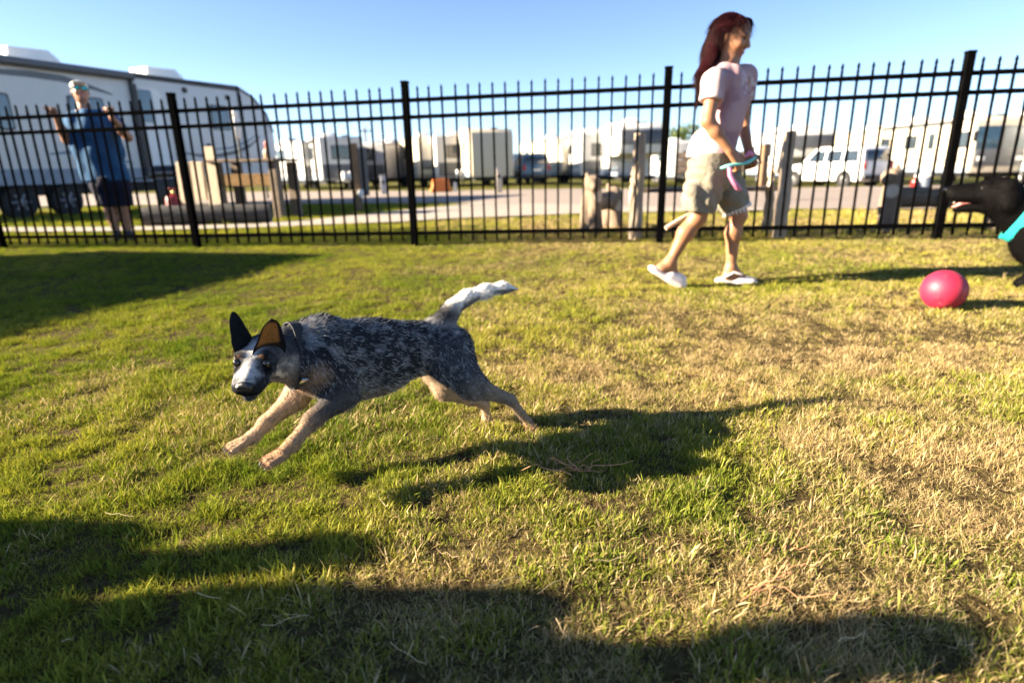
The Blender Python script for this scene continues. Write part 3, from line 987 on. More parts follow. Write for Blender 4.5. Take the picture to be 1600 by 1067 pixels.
    trunkish = W[:, [i for i, t in enumerate(tags) if t in ('trunk', 'neck', 'thigh', 'upper_arm', 'belly')]].sum(1)
    headish = sstep(0.10, 0.06, np.linalg.norm(loc * np.c_[np.where(loc[:, 0] > 0, .50, .80), np.ones(len(loc)), np.ones(len(loc))], axis=1))
    big = fbm(V, 14, 3, 2); mid = fbm(V, 45, 3, 7)
    # darker saddle along the back, lighter patches
    blend(trunkish * (1 - headish) * sstep(0.54, 0.66, big) * 0.7, (.022, .024, .03))
    blend(trunkish * (1 - headish) * sstep(0.56, 0.68, mid) * 0.55, (.22, .235, .26))
    # pale withers ruff and shoulder-edge line, tan chest front
    blend(sstep(.055, .02, rel(at(483, 502, 1.28))) * .55, (.42, .41, .41))
    blend(sstep(.045, .015, rel(at(497, 583, 1.27))) * .75, (.40, .25, .15))
    blend(sstep(.05, .02, rel(at(470, 612, 1.30))) * .6, (.55, .36, .22))
    # pale underside and inside of thighs
    und = sstep(-0.45, -0.85, Nn[:, 2]) * (trunkish > .3)
    blend(und * .8 * (1 - headish), (.36, .28, .20))
    # tail: dark root and dark patches below, white above
    tw = W[:, [i for i, t in enumerate(tags) if t == 'tail']].sum(1)
    blend(tw * sstep(.075, .03, rel(at(690, 502, 1.55))), (.03, .03, .035))
    blend(tw * sstep(0.52, 0.58, fbm(V, 30, 2, 12)) * sstep(.2, -.4, Nn[:, 2]) * .8, (.07, .065, .065))
    # face: white blaze, dark eye patches, tan brows, dark muzzle tip and lips
    x, y, z = loc[:, 0], loc[:, 1], loc[:, 2]
    H_ = headish
    blaze = H_ * np.exp(-(y / .013) ** 2) * sstep(-.01, .03, x) * sstep(.115, .08, x) * (.35 + .65 * sstep(.40, .54, fbm(V, 110, 3, 77)))
    cheekm = H_ * sstep(.022, .036, np.abs(y)) * sstep(.012, -.012, z) * sstep(.06, .03, x)
    blend(cheekm * .95, (.62, .52, .42))
    blend(H_ * sstep(.5, .62, fbm(V, 60, 3, 15)) * .4 * (x > -.02), (.12, .125, .135))
    # crown between the ears is pale, back of the skull dark
    blend(H_ * sstep(.02, -.03, x) * sstep(-.01, .015, z), (.05, .052, .06))
    for q in (-1, 1):
        e = np.sqrt(((x - .046) / 1.1) ** 2 + ((y - q * .033) / 1.0) ** 2 + ((z - .006) / 1.15) ** 2)
        blend(H_ * sstep(.027 + .003 * (q > 0), .020 + .003 * (q > 0), e + .006 * (mid - .5)), (.006, .006, .007))
        b = np.sqrt((x - .052) ** 2 + ((y - q * .0215)) ** 2 + (z - .0235) ** 2)
        blend(H_ * sstep(.0095, .005, b) * (.95 if q < 0 else .5), (.46, .17, .025))
    blend(H_ * sstep(.012, .03, y) * sstep(-.02, .005, z) * sstep(-.02, .02, x) * sstep(.05, .035, x) * .8, (.03, .032, .036))
    blend(H_ * sstep(.006, .014, y) * sstep(.050, .068, x) * sstep(-.006, -.018, z) * .95, (.014, .015, .018))
    blend(H_ * sstep(-.028, -.038, z) * sstep(.02, .05, x) * .9, (.012, .012, .014))
    blend(H_ * sstep(.47, .50, fbm(V, 120, 3, 33)) * sstep(.02, .0, -z - .03 * (y > .004)) * sstep(.52, .46, fbm(V, 60, 2, 35)) * .7 * sstep(.03, .0, np.abs(y)), (.55, .54, .53))
    blend(H_ * sstep(.48, .56, fbm(V, 95, 3, 33)) * sstep(.009, .016, np.abs(y) + .010 * (z < -.002)) * .8 * (x > -.01), (.05, .052, .06))
    blend(blaze * .9, (.62, .60, .57))
    blend(H_ * sstep(.078, .10, x - .1 * np.abs(y)) * sstep(-.012, -.026, z), (.02, .02, .022))
    lip = np.abs(z + .0405 + .10 * (x - .06)) 
    blend(H_ * sstep(.009, .004, lip) * sstep(.03, .055, x), (.012, .012, .013))
    # pads and claws region
    pawm = W[:, [i for i, t in enumerate(tags) if t == 'paw']].sum(1)
    cols = cols * (0.86 + 0.28 * vnoise(V, 160, 3))[:, None]
    # ---------------- ears
    EV, EF, EC = [], [], []
    n = len(V)
    for q in (-1, 1):
        eb = H(.024, .030, -.002) if q > 0 else H(-.004, -.030, .010)
        ev, ef, inn = ear_shell(eb, f, l, u, q, 1.0, 36 if q > 0 else 100, 0.0290 if q > 0 else .0285, 0.094 if q > 0 else .086, lean=.16 if q > 0 else .30)
        c = np.where(inn[:, None] > .5, np.array([.30, .125, .035])[None], np.array([.014, .014, .016])[None])
        hgt = ((ev - eb) @ u)
        c = np.where((inn[:, None] > .5) & (hgt[:, None] < .036), np.array([.03, .022, .016])[None], c)
        c = c * (0.75 + 0.5 * vnoise(ev, 150, 9))[:, None]
        EV.append(ev); EF.append(ef + n); EC.append(c); n += len(ev)
    allV = np.concatenate([V] + EV); allF = np.concatenate([F] + EF); allC = np.concatenate([cols] + EC)
    foot = at(832, 672, 1.575)
    root = empty('cattle_dog', (foot[0] - .25, foot[1] - .12, 0), 0, 'speckled blue grey cattle dog running left with tail up', 'dog')
    me2 = np_mesh('body', allV, allF, True)
    set_col(me2, np.clip(allC * 0.9, 0, 1))
    link('body', me2, M_COAT, root, True)
    # ---------------- fur strands over the body
    rng = np.random.default_rng(21)
    axd = np.stack([(unit(p[2] - p[1]) if p[0] == 'c' else -f) for p in S.pr])
    sgn = np.array([-1 if t in ('neck', 'throat') else 1 for t in tags]); axd = axd * sgn[:, None]
    flow = W @ axd
    flow[headish > .5] = (-f * .9 + l * np.sign(y)[:, None] * .25)[headish > .5]
    length_t = {'trunk': .0098, 'neck': .011, 'belly': .011, 'throat': .010, 'thigh': .009, 'tail': .0085, 'upper_arm': .008}
    Lv = W @ np.array([length_t.get(t, .0075) for t in tags])
    Lv = Lv * (1 - headish) + .0055 * headish
    muz = sstep(.05, .09, x) * headish
    Lv = Lv * (1 - .55 * muz)
    Lv = Lv + .005 * sstep(.05, .02, rel(at(483, 500, 1.30)))
    N = 130000
    fi, w = scatter_on(V, F, N, rng, 1 + 1.2 * headish)
    ids = F[fi]
    pos = (V[ids] * w[..., None]).sum(1); nr = (Nn[ids] * w[..., None]).sum(1)
    fl = (flow[ids] * w[..., None]).sum(1); ll = (Lv[ids] * w).sum(1); cc = (cols[ids] * w[..., None]).sum(1)
    hh = (headish[ids] * w).sum(1); tt = (trunkish[ids] * w).sum(1)
    eyed = np.min([np.linalg.norm(pos - H(.054, q * .0325, .006), axis=1) for q in (-1, 1)], 0)
    keep = (eyed > .0115) & (np.linalg.norm(pos - H(.104, 0, -.02), axis=1) > .014)
    pos, nr, fl, ll, cc, hh, tt = [a[keep] for a in (pos, nr, fl, ll, cc, hh, tt)]
    fl = fl - nr * (fl * nr).sum(1)[:, None]
    fl = fl / (np.linalg.norm(fl, axis=1)[:, None] + 1e-6)
    fl = fl + np.array([0, 0, -0.22])
    d = fl + nr * rng.uniform(.08, .32, len(pos))[:, None] + rng.normal(0, .16, pos.shape)
    d /= np.linalg.norm(d, axis=1)[:, None]
    # speckle: single hairs and small locks of black, blue grey or white
    lock = .55 * vnoise(pos + fl * .004, 120, 17) + .45 * vnoise(pos + fl * .004, 260, 19); r = rng.random(len(pos)) * .45 + lock * .8
    body = tt * (1 - hh)
    cw = cc.copy()
    mk = (r > .755) * body; cw = cw * (1 - mk[:, None]) + np.array([.46, .465, .48]) * mk[:, None]
    mk = (r < .58) * body; cw = cw * (1 - mk[:, None]) + np.array([.012, .014, .02]) * mk[:, None]
    mk = (r > .80) * hh; cw = cw * (1 + .7 * mk[:, None])
    mk = (r < .52) * hh; cw = cw * (1 - .55 * mk[:, None])
    leg = np.clip(1 - tt - hh, 0, 1)[:, None]
    cw *= 1 + leg * np.where(r < .55, -.45, np.where(r > .80, .45, 0))[:, None]
    cw *= rng.uniform(.72, 1.28, (len(pos), 1))
    guard = (rng.random(len(pos)) < .16) & (hh < .3)
    d[guard] += nr[guard] * .30; d /= np.linalg.norm(d, axis=1)[:, None]; ll = np.where(guard, ll * 1.45, ll)
    strands('fur', pos - nr * .0008, d, ll * rng.uniform(.65, 1.2, len(pos)), .00042, np.clip(cw, 0, 1), M_FUR, root, 4, 0.0, .16, rng)
    M_CLAW = mat('claw', (.02, .016, .014), .4)
    for (bx, by, bY, tx, ty, tY) in ((440, 709, 1.185, 424, 716, 1.165), (380, 690, 1.285, 367, 695, 1.268)):
        dd = unit(at(tx, ty, tY) - at(bx, by, bY))
        for q in (-1.5, -0.5, 0.5, 1.5):
            b = at(tx, ty, tY) + dd * (0.021 - 0.004 * abs(q)) + lf * q * 0.0125 + np.array([0, 0, -0.003 * abs(q)])
            MB().tube([b, b + dd * .006 + np.array([0, 0, -.002]), b + dd * .010 + np.array([0, 0, -.006])], [.0022, .0017, .0004], 6).build('claw', M_CLAW, root, True, 60, True)
    # ---------------- eyes, nose, collar
    for q in (-1, 1):
        m = MB(); m.lathe([(.0001, -.0095)] + [(.0084 * math.sin(t), -.0084 * math.cos(t)) for t in np.linspace(.3, 2.84, 9)] + [(.0001, .0095)], n=16)
        e = m.build('eye', M_EYE, root, True)
        e.matrix_parent_inverse = parent_matrix(root).inverted(); e.location = Vector(H(.0482, q * .0308, .0055))
    N2 = SDF()
    N2.ball(H(.105, 0, -.0205), (.0105, .0145, .0105), .004, '', A)
    for q in (-1, 1): N2.ball(H(.108, q * .010, -.0225), (.008, .008, .008), .004, '', A)
    nm, _ = N2.mesh('nose', .0012, cuts=[lambda X, Y, Z: .0028 - np.sqrt((X - H(.1165, .0052, -.0225)[0]) ** 2 + (Y - H(.1165, .0052, -.0225)[1]) ** 2 + (Z - H(.1165, .0052, -.0225)[2]) ** 2),
                                         lambda X, Y, Z: .0028 - np.sqrt((X - H(.1165, -.0052, -.0225)[0]) ** 2 + (Y - H(.1165, -.0052, -.0225)[1]) ** 2 + (Z - H(.1165, -.0052, -.0225)[2]) ** 2)])
    link('nose', nm, M_NOSE, root, True)
    # collar ring follows the neck section
    ca = at(458, 555, 1.283); cn = unit(at(492, 548, 1.325) - at(438, 556, 1.262))
    cx = unit(np.cross(cn, (0, 0, 1))); cy = np.cross(cx, cn)
    prim = S.pr
    ring = []
    for k in range(40):
        an = 2 * math.pi * k / 40; dv = cx * math.cos(an) + cy * math.sin(an)
        rs = np.arange(.015, .13, .001); Q = ca + rs[:, None] * dv
        dd = np.min([SDF.dist(p, Q) for p in prim if p[6] in ('neck', 'throat')], 0)
        rr = rs[np.argmax(dd > .004)]
        ring.append((dv, rr))
    rads = np.array([r for _, r in ring]); rads = (np.roll(rads, 1) + rads * 2 + np.roll(rads, -1)) / 4
    m = MB(); vs = []; hw = .0115
    for k, (dv, _) in enumerate(ring):
        for (off, th) in ((-hw, .0), (-hw, .0032), (hw, .0032), (hw, .0)):
            vs.append(ca + dv * (rads[k] + .004 + th) + cn * off)
    fs = []
    for k in range(40):
        k2 = (k + 1) % 40
        for e in range(4): fs.append((4 * k + e, 4 * k + (e + 1) % 4, 4 * k2 + (e + 1) % 4, 4 * k2 + e))
    m.add(vs, fs)
    col = m.build('collar', M_COLLAR, root, True, 40, True)
    k = min(range(40), key=lambda i: (ring[i][0] @ np.array([.2, -.7, -.75])))
    dv = ring[max(range(40), key=lambda i: ring[i][0] @ np.array([.25, -.75, -.6]))][0]
    kk = max(range(40), key=lambda i: ring[i][0] @ np.array([.25, -.75, -.6]))
    m = MB(); c0 = ca + dv * (rads[kk] + .010)
    m.bevbox((0, 0, 0), (.020, .022, .006), .002)
    bo = m.build('buckle', M_STEEL, col, True, 40)
    bo.matrix_parent_inverse = parent_matrix(root).inverted()
    zx = Vector(dv); yx = Vector(cn); xx = yx.cross(zx)
    bo.matrix_local = Matrix(((xx.x, yx.x, zx.x, c0[0]), (xx.y, yx.y, zx.y, c0[1]), (xx.z, yx.z, zx.z, c0[2]), (0, 0, 0, 1)))
    return root
build_cattle_dog()

# ================================================================== PEOPLE
M_SKIN = vcol_mat('skin', rough=0.5, sss=0.12, spec=0.4, fine=0.06, fscale=120, bump=0.15, bscale=400)
M_HAIRW = fur_mat('auburn_hair', 0.5); M_HAIRW.node_tree.nodes['Principled BSDF'].inputs['Specular IOR Level'].default_value = 0.08
M_HAIRCAP = vcol_mat('hair_mass', rough=0.6, spec=0.0, fine=0.4, fscale=90)
def cloth_mat(name, col, var=0.08, scale=30, fold=0.6, fscale=14, rough=0.9, weave=900):
    m, nt, b = new_mat(name)
    L = nt.links
    tc = nt.nodes.new('ShaderNodeTexCoord')
    n1 = nt.nodes.new('ShaderNodeTexNoise'); n1.inputs['Scale'].default_value = scale; n1.inputs['Detail'].default_value = 5
    L.new(tc.outputs['Object'], n1.inputs['Vector'])
    rp = nt.nodes.new('ShaderNodeValToRGB'); rp.color_ramp.elements[0].position = .3; rp.color_ramp.elements[1].position = .7
    rp.color_ramp.elements[0].color = (*[c * (1 - var) for c in col], 1); rp.color_ramp.elements[1].color = (*[min(1, c * (1 + var)) for c in col], 1)
    L.new(n1.outputs['Fac'], rp.inputs['Fac']); L.new(rp.outputs['Color'], b.inputs['Base Color'])
    b.inputs['Roughness'].default_value = rough; b.inputs['Specular IOR Level'].default_value = 0.15
    b.inputs['Sheen Weight'].default_value = 0.03
    n2 = nt.nodes.new('ShaderNodeTexNoise'); n2.inputs['Scale'].default_value = fscale; n2.inputs['Detail'].default_value = 3; n2.inputs['Distortion'].default_value = 1.2
    n3 = nt.nodes.new('ShaderNodeTexNoise'); n3.inputs['Scale'].default_value = weave; n3.inputs['Detail'].default_value = 2
    L.new(tc.outputs['Object'], n2.inputs['Vector']); L.new(tc.outputs['Object'], n3.inputs['Vector'])
    b1 = nt.nodes.new('ShaderNodeBump'); b1.inputs['Strength'].default_value = fold; b1.inputs['Distance'].default_value = 0.03
    b2 = nt.nodes.new('ShaderNodeBump'); b2.inputs['Strength'].default_value = 0.25; b2.inputs['Distance'].default_value = 0.001
    L.new(n2.outputs['Fac'], b1.inputs['Height']); L.new(n3.outputs['Fac'], b2.inputs['Height'])
    L.new(b1.outputs['Normal'], b2.inputs['Normal']); L.new(b2.outputs['Normal'], b.inputs['Normal'])
    return m

def plane_cut(p, n):
    """keep the side n points away from"""
    n = unit(n); c = float(np.dot(p, n))
    return lambda X, Y, Z: X * n[0] + Y * n[1] + Z * n[2] - c

def hand(S, wrist, palm_dir, back_dir, curl=(30, 40, 30), size=1.0, thumb_side=1, spread=1.0, k=.004):
    """palm and five separate fingers; palm_dir wrist->knuckles, back_dir out of the back of the hand"""
    d = unit(palm_dir); b = unit(np.array(back_dir) - d * np.dot(back_dir, d)); s = np.cross(d, b) * thumb_side
    L = .085 * size
    kn = wrist + d * L
    for q in (-1.2, -.4, .4, 1.2):
        S.cone(wrist + s * q * .010 * size, kn + s * q * .019 * size, .015 * size, .0125 * size, .012, 'hand')
    for q, ln in ((1.5, .072), (.5, .080), (-.5, .075), (-1.5, .058)):
        p = kn + s * q * .0175 * size * spread; ang = 0.0
        for j, fr in enumerate((.45, .32, .23)):
            ang += math.radians(curl[j])
            v = d * math.cos(ang) - b * math.sin(ang) + s * q * .05
            e = p + unit(v) * ln * fr * size
            S.cone(p, e, (.0092 - .0008 * j) * size, (.0088 - .0009 * j) * size, k, 'hand'); p = e
    p = wrist + d * .028 * size + s * .020 * size
    for j, (fr, a) in enumerate(((.040, 40), (.030, 22), (.024, 10))):
        v = d * math.cos(math.radians(a)) + s * math.sin(math.radians(a)) - b * .35
        e = p + unit(v) * fr * size
        S.cone(p, e, (.0125 - .0015 * j) * size, (.011 - .0015 * j) * size, .008 if j == 0 else k, 'hand'); p = e
    return kn

def face(S, hc, f, l, u, sc=1.0):
    H = lambda x, y, z: hc + (f * x + l * y + u * z) * sc
    A = np.array([f, l, u])
    S.ball(H(0, 0, .02), np.array((.096, .074, .088)) * sc, .02, 'skin', A)
    S.ball(H(.022, 0, -.045), np.array((.068, .060, .070)) * sc, .03, 'skin', A)
    S.ball(H(.060, 0, -.095), np.array((.024, .026, .018)) * sc, .03, 'skin', A)        # chin
    S.cone(H(.092, 0, .005), H(.108, 0, -.030), .009 * sc, .0125 * sc, .012, 'skin')   # nose
    for q in (-1, 1):
        S.ball(H(.101, q * .010, -.034), np.array((.009, .008, .007)) * sc, .006, 'skin', A)
        S.ball(H(.066, q * .037, -.030), np.array((.024, .020, .020)) * sc, .02, 'skin', A)   # cheek bone
        S.ball(H(.076, q * .032, .018), np.array((.018, .020, .009)) * sc, .014, 'skin', A)   # brow
        S.ball(H(-.005, q * .077, -.015), np.array((.018, .008, .030)) * sc, .006, 'skin', A)  # ear
    S.ball(H(.086, 0, -.060), np.array((.013, .022, .0065)) * sc, .006, 'lips', A)
    S.ball(H(.083, 0, -.072), np.array((.012, .020, .0065)) * sc, .006, 'lips', A)
    return H, A

def skin_cols(S, V, tone, H, A, hc, sc=1.0, lips=(.45, .16, .13)):
    tags = [p[6] for p in S.pr]
    W = S.weights(V, .004)
    lw = W[:, [i for i, t in enumerate(tags) if t == 'lips']].sum(1) if 'lips' in tags else np.zeros(len(V))
    c = np.tile(np.array(tone), (len(V), 1)) * (0.9 + .2 * fbm(V, 18, 3, 4))[:, None]
    loc = ((V - hc) @ A.T) / sc
    c = c * (1 - lw[:, None]) + np.array(lips) * lw[:, None]
    for q in (-1, 1):
        e = np.sqrt(((loc[:, 0] - .082) / 1.5) ** 2 + ((loc[:, 1] - q * .033) / 1.5) ** 2 + (loc[:, 2] - .001) ** 2)
        m = sstep(.012, .006, e)[:, None]; c = c * (1 - m) + np.array([.03, .02, .018]) * m
        e = np.sqrt(((loc[:, 0] - .086) / 2) ** 2 + ((loc[:, 1] - q * .035) / 2.4) ** 2 + (loc[:, 2] - .022) ** 2)
        m = sstep(.009, .005, e)[:, None]; c = c * (1 - m) + np.array([.06, .035, .025]) * m
        m = (sstep(.04, .0, np.linalg.norm(loc - (.07, q * .04, -.03), axis=1)) * .35)[:, None]
        c = c * (1 - m) + np.array([.62, .25, .16]) * m
    return c

# ---------------------------------------------------------------- the walking woman
def build_woman():
    Y0 = 3.56
    J = lambda px, py, dy=0.0: at(px, py, Y0 + dy)
    S = SDF()
    hc = J(1143, 58)
    f, l, u = head_frame(-38, -16, 0)
    H, A = face(S, hc, f, l, u, 1.0)
    skin = S
    neck = J(1133, 108)
    skin.cone(H(-.02, 0, -.06), neck, .047, .050, .03, 'skin')
    # near arm (her right), swinging forward
    shN, elN, wrN = J(1117, 128, -.15), J(1106, 190, -.20), J(1141, 236, -.215)
    skin.cone(shN, elN, .044, .034, .03, 'skin')
    skin.cone(elN, elN + (wrN - elN) * .35, .034, .035, .02, 'skin')
    skin.cone(elN + (wrN - elN) * .35, wrN, .035, .023, .02, 'skin')
    hand(skin, wrN, J(1156, 256, -.215) - wrN, np.array([.25, -.9, .25]), (38, 52, 34), 1.0, -1)
    # far arm
    shF, elF, wrF = J(1163, 121, .16), J(1160, 190, .24), J(1170, 236, .10)
    skin.cone(shF, elF, .047, .038, .03, 'skin'); skin.cone(elF, wrF, .038, .026, .02, 'skin')
    hand(skin, wrF, J(1176, 258, .07) - wrF, np.array([.5, .7, .3]), (50, 60, 40), 1.0, 1)
    skin.cone(neck, shN, .05, .046, .05, 'skin'); skin.cone(neck, shF, .05, .046, .05, 'skin')
    # legs: near one trailing with the heel up, far one planted
    hpN, knN, anN = J(1104, 268, -.085), J(1090, 340, -.08), J(1047, 410, -.075)
    hpF, knF, anF = J(1127, 266, .085), J(1154, 336, .075), J(1142, 420, .07)
    for hp, kn, an in ((hpN, knN, anN), (hpF, knF, anF)):
        skin.cone(hp, kn, .076, .050, .04, 'skin')
        cf = kn + (an - kn) * .32 + np.array([-.018, 0, -.004])
        skin.cone(kn, cf, .045, .046, .03, 'skin'); skin.cone(cf, an, .045, .028, .03, 'skin')
    # feet
    heN, toN = J(1033, 421, -.075), J(1057, 435, -.075)
    heF, toF = J(1136, 435, .07), J(1166, 441, .055)
    for an, he, to in ((anN, heN, toN), (anF, heF, toF)):
        skin.cone(an, he, .033, .032, .02, 'skin'); skin.cone(he, to, .031, .026, .03, 'skin'); skin.cone(an, to, .030, .024, .03, 'skin')
    skin.cone(J(1120, 255), J(1130, 200), .095, .085, .05, 'skin')
    skin.cone(J(1130, 200), J(1136, 140), .085, .09, .05, 'skin')
    me, V = skin.mesh('body', .0066, smooth_it=2)
    tone = (.33, .155, .078)
    set_col(me, skin_cols(skin, V, tone, H, A, hc, 1.0))
    gp = J(1125, 446)
    root = empty('person', (gp[0], gp[1], 0), 0, 'woman with long dark red hair, pink tee and khaki shorts walking right', 'person')
    link('body', me, M_SKIN, root, True)
    # tee shirt
    T = SDF()
    chest, waist, hip = J(1137, 148), J(1130, 200), J(1120, 246)
    lat = np.array([0, 1, 0.]); fw = np.array([1, 0, 0.])
    T.cone(J(1137, 128), J(1134, 165), .100, .105, .05, 'tee', (fw, 1.15))
    for dy in (-.07, .07):
        T.cone(J(1138, 126, dy), J(1134, 190, dy), .078, .076, .06, 'tee')
        T.cone(J(1134, 190, dy), J(1118, 248, dy), .078, .096, .06, 'tee')
        T.ball(J(1152, 160, dy), (.056, .054, .056), .05, 'tee')
    T.cone(J(1100, 225), J(1092, 246), .075, .07, .06, 'tee')                          # loose back hem, blown out
    T.cone(J(1124, 121, -.09), shN, .050, .060, .04, 'tee'); T.cone(shN, shN + (elN - shN) * .52, .060, .060, .03, 'tee')
    T.cone(J(1148, 118, .09), shF, .050, .060, .04, 'tee'); T.cone(shF, shF + (elF - shF) * .5, .064, .062, .03, 'tee')
    T.cone(J(1130, 118, -.04), J(1136, 119, .06), .056, .056, .04, 'tee')
    arm = unit(elN - shN); armF = unit(elF - shF)
    def folds(X, Y, Z):
        P = np.stack([X.ravel(), Y.ravel(), Z.ravel()], 1)
        return ((.010 * (fbm(P * (1.6, 1.6, .8), 11, 2, 6) - .5)) - .006 * np.abs(np.sin(P[:, 0] * 34 + P[:, 2] * 13 + 5 * fbm(P, 5, 2, 3))) * .6).reshape(X.shape)
    def neckhole(X, Y, Z):
        c = J(1148, 107); return .088 - np.sqrt((X - c[0]) ** 2 + ((Y - c[1]) / 1.15) ** 2 + ((Z - c[2]) / .8) ** 2)
    def sleeve_cut(a, p, d, rad):
        def g(X, Y, Z):
            t = (X - p[0]) * d[0] + (Y - p[1]) * d[1] + (Z - p[2]) * d[2]
            rr = np.sqrt((X - p[0]) ** 2 + (Y - p[1]) ** 2 + (Z - p[2]) ** 2)
            return np.where(rr < rad, t, -1)
        return g
    cutN = shN + (elN - shN) * .50; cutF = shF + (elF - shF) * .5
    tm, _ = T.mesh('tee_shirt', .0070, [plane_cut(J(1110, 250), (-.12, 0, -1)), neckhole, sleeve_cut(0, cutN, arm, .088), sleeve_cut(0, cutF, armF, .088)], 2, folds)
    # pink shirt, its shade put in as mauve blotches, sunlight as a white back
    V2 = np.zeros(len(tm.vertices) * 3); tm.vertices.foreach_get('co', V2); V2 = V2.reshape(-1, 3)
    mottle = fbm(V2, 9, 3, 8)
    c = np.array([.44, .29, .30]) * (1 - sstep(.42, .62, mottle))[:, None] + np.array([.33, .20, .225]) * sstep(.42, .62, mottle)[:, None]
    wt = sstep(J(1118, 200)[0], J(1090, 200)[0], V2[:, 0])[:, None] * .6
    c = c * (1 - wt) + np.array([.58, .48, .46]) * wt
    pr = sstep(.085, .05, np.abs(V2[:, 2] - J(1155, 135)[2])) * sstep(J(1140, 135)[0], J(1152, 135)[0], V2[:, 0]) * sstep(.45, .6, fbm(V2, 40, 2, 2))
    c = c * (1 - pr[:, None] * .7) + np.array([.60, .60, .70]) * pr[:, None] * .7
    set_col(tm, c)
    link('tee_shirt', tm, vcol_mat('tee_cloth', rough=.9, spec=.1, bump=.3, bscale=60), root, True)
    # khaki shorts
    K = SDF()
    for dy in (-.085, .085): K.cone(J(1114, 246, dy), J(1112, 275, dy), .088, .098, .05, 'k')
    K.cone(J(1102, 262), J(1104, 285), .095, .09, .05, 'k')
    kN = hpN + (knN - hpN) * .92; kF = hpF + (knF - hpF) * .90
    K.cone(hpN, hpN + (knN - hpN) * .5, .100, .092, .04, 'k'); K.cone(hpN + (knN - hpN) * .5, kN, .092, .088, .04, 'k')
    K.cone(hpF, hpF + (knF - hpF) * .5, .096, .086, .03, 'k'); K.cone(hpF + (knF - hpF) * .5, kF, .086, .080, .03, 'k')
    K.cone(J(1083, 300, -.165), J(1086, 325, -.16), .035, .035, .02, 'k')             # cargo pocket
    def kfold(X, Y, Z):
        P = np.stack([X.ravel(), Y.ravel(), Z.ravel()], 1)
        return ((.030 * (fbm(P * (1.3, 1.3, .6), 11, 3, 16) - .5)) - .011 * np.abs(np.sin(P[:, 2] * 40 + P[:, 0] * 22 + 6 * fbm(P, 6, 2, 3)))).reshape(X.shape)
    dN, dF = unit(knN - hpN), unit(knF - hpF)
    km, _ = K.mesh('cargo_shorts', .0072, [plane_cut(J(1110, 240), (0, 0, 1)),
                   sleeve_cut(0, hpN + (knN - hpN) * .88, dN, .16), sleeve_cut(0, hpF + (knF - hpF) * .85, dF, .14)], 1, kfold)
    link('cargo_shorts', km, cloth_mat('khaki_cloth', (.215, .19, .145), .12, 10, .35, 16), root, True)
    # white frayed cuff on the far leg
    q = hpF + (knF - hpF) * .86; m = MB(); rng = random.Random(4)
    nn = unit(dF); a1 = unit(np.cross(nn, (0, 1, 0))); a2 = np.cross(nn, a1)
    for kx in range(26):
        an = 2 * math.pi * kx / 26; e = a1 * math.cos(an) + a2 * math.sin(an)
        p = q + e * .080
        m.tube([p - nn * .006, p + e * .006 + nn * rng.uniform(.008, .022)], [.009, .005], 6)
    m.build('cuff', cloth_mat('white_hem', (.72, .70, .68), .05), root, True, 60, True)
    # shoes: pale slip-on clogs with thick soles
    M_CLOG = mat('clog_foam', (.80, .68, .64), .6, var=.04, bump=.05)
    for he, to, upv in ((heN, toN, unit(np.cross(toN - heN, (0, 1, 0)) * -1)), (heF, toF, np.array([0, 0, 1.]))):
        if upv[2] < 0: upv = -upv
        d = unit(to - he); sd = np.cross(upv, d)
        B = SDF()
        B.cone(he - upv * .022 - d * .030, to - upv * .022 + d * .034, .045, .050, .01, '', (upv, 1.9))
        B.cone(he + (to - he) * .62 - upv * .004, to + d * .022 - upv * .002, .045, .045, .02, '', (upv, 1.1))
        bm_, _ = B.mesh('clog', .0052, [], 2)
        link('clog', bm_, M_CLOG, root, True)
    m = MB()
    m.tube([heF + np.array([-.03, -.034, .012]), heF + np.array([.02, -.05, .045]), heF + np.array([.075, -.044, .028])], .007, 8)
    m.build('heel_strap', M_CLOG, root, True, 60, True)
    # scarf-like choker of beads
    m = MB(); ring = []
    for kx in range(25):
        an = 2 * math.pi * kx / 24; ring.append(J(1138, 106) + np.array([.070 * math.cos(an), .066 * math.sin(an), -.022 * math.cos(an)]))
    m.tube(ring, .007, 6); m.build('necklace', mat('mauve_beads', (.20, .09, .11), .5), root, True, 60, True)
    # hair: continuous mass plus strands
    G = SDF()
    G.ball(H(-.012, 0, .032), np.array((.093, .075, .080)), .03, '', A)
    G.cone(H(-.05, 0, .03), H(-.070, 0, -.07), .066, .052, .05, '')
    dn = J(1102, 118, -.06)
    G.cone(H(-.070, 0, -.06), dn, .052, .040, .05, '', (lat, .9)); G.cone(dn, J(1092, 156, -.07), .036, .010, .04, '')
    G.cone(H(-.045, -.060, .0), H(-.055, -.072, -.10), .030, .026, .03, ''); G.cone(H(-.04, -.075, -.10), J(1127, 126, -.17), .030, .026, .03, '')
    G.cone(J(1127, 126, -.17), J(1131, 150, -.20), .026, .007, .03, '')
    G.cone(H(.045, -.055, .085), H(.06, -.066, .02), .020, .010, .03, ''); G.cone(H(.045, .055, .085), H(.06, .066, .02), .020, .010, .03, '')
    def facecut(X, Y, Z):
        P = np.stack([X, Y, Z], -1) - hc
        x = P @ f; y = P @ l; z = P @ u
        return np.minimum(x + .004 - .75 * np.maximum(z - .02, 0), .070 - z)
    gm, GV = G.mesh('hair', .0062, [facecut], 1, lambda X, Y, Z: .005 * np.sin(90 * ((X - hc[0]) * .5 + (Y - hc[1])) + 6 * np.sin(8 * Z)))
    gc = np.array([.013, .003, .004]) * (0.6 + .9 * fbm(GV * (3, 3, .6), 22, 3, 5))[:, None]
    set_col(gm, gc)
    hair = link('hair', gm, M_HAIRCAP, root, True)
    GF = mesh_quads(gm); GN = vnormals(gm)
    rng = np.random.default_rng(8)
    fi, w = scatter_on(GV, GF, 9000, rng); ids = GF[fi]
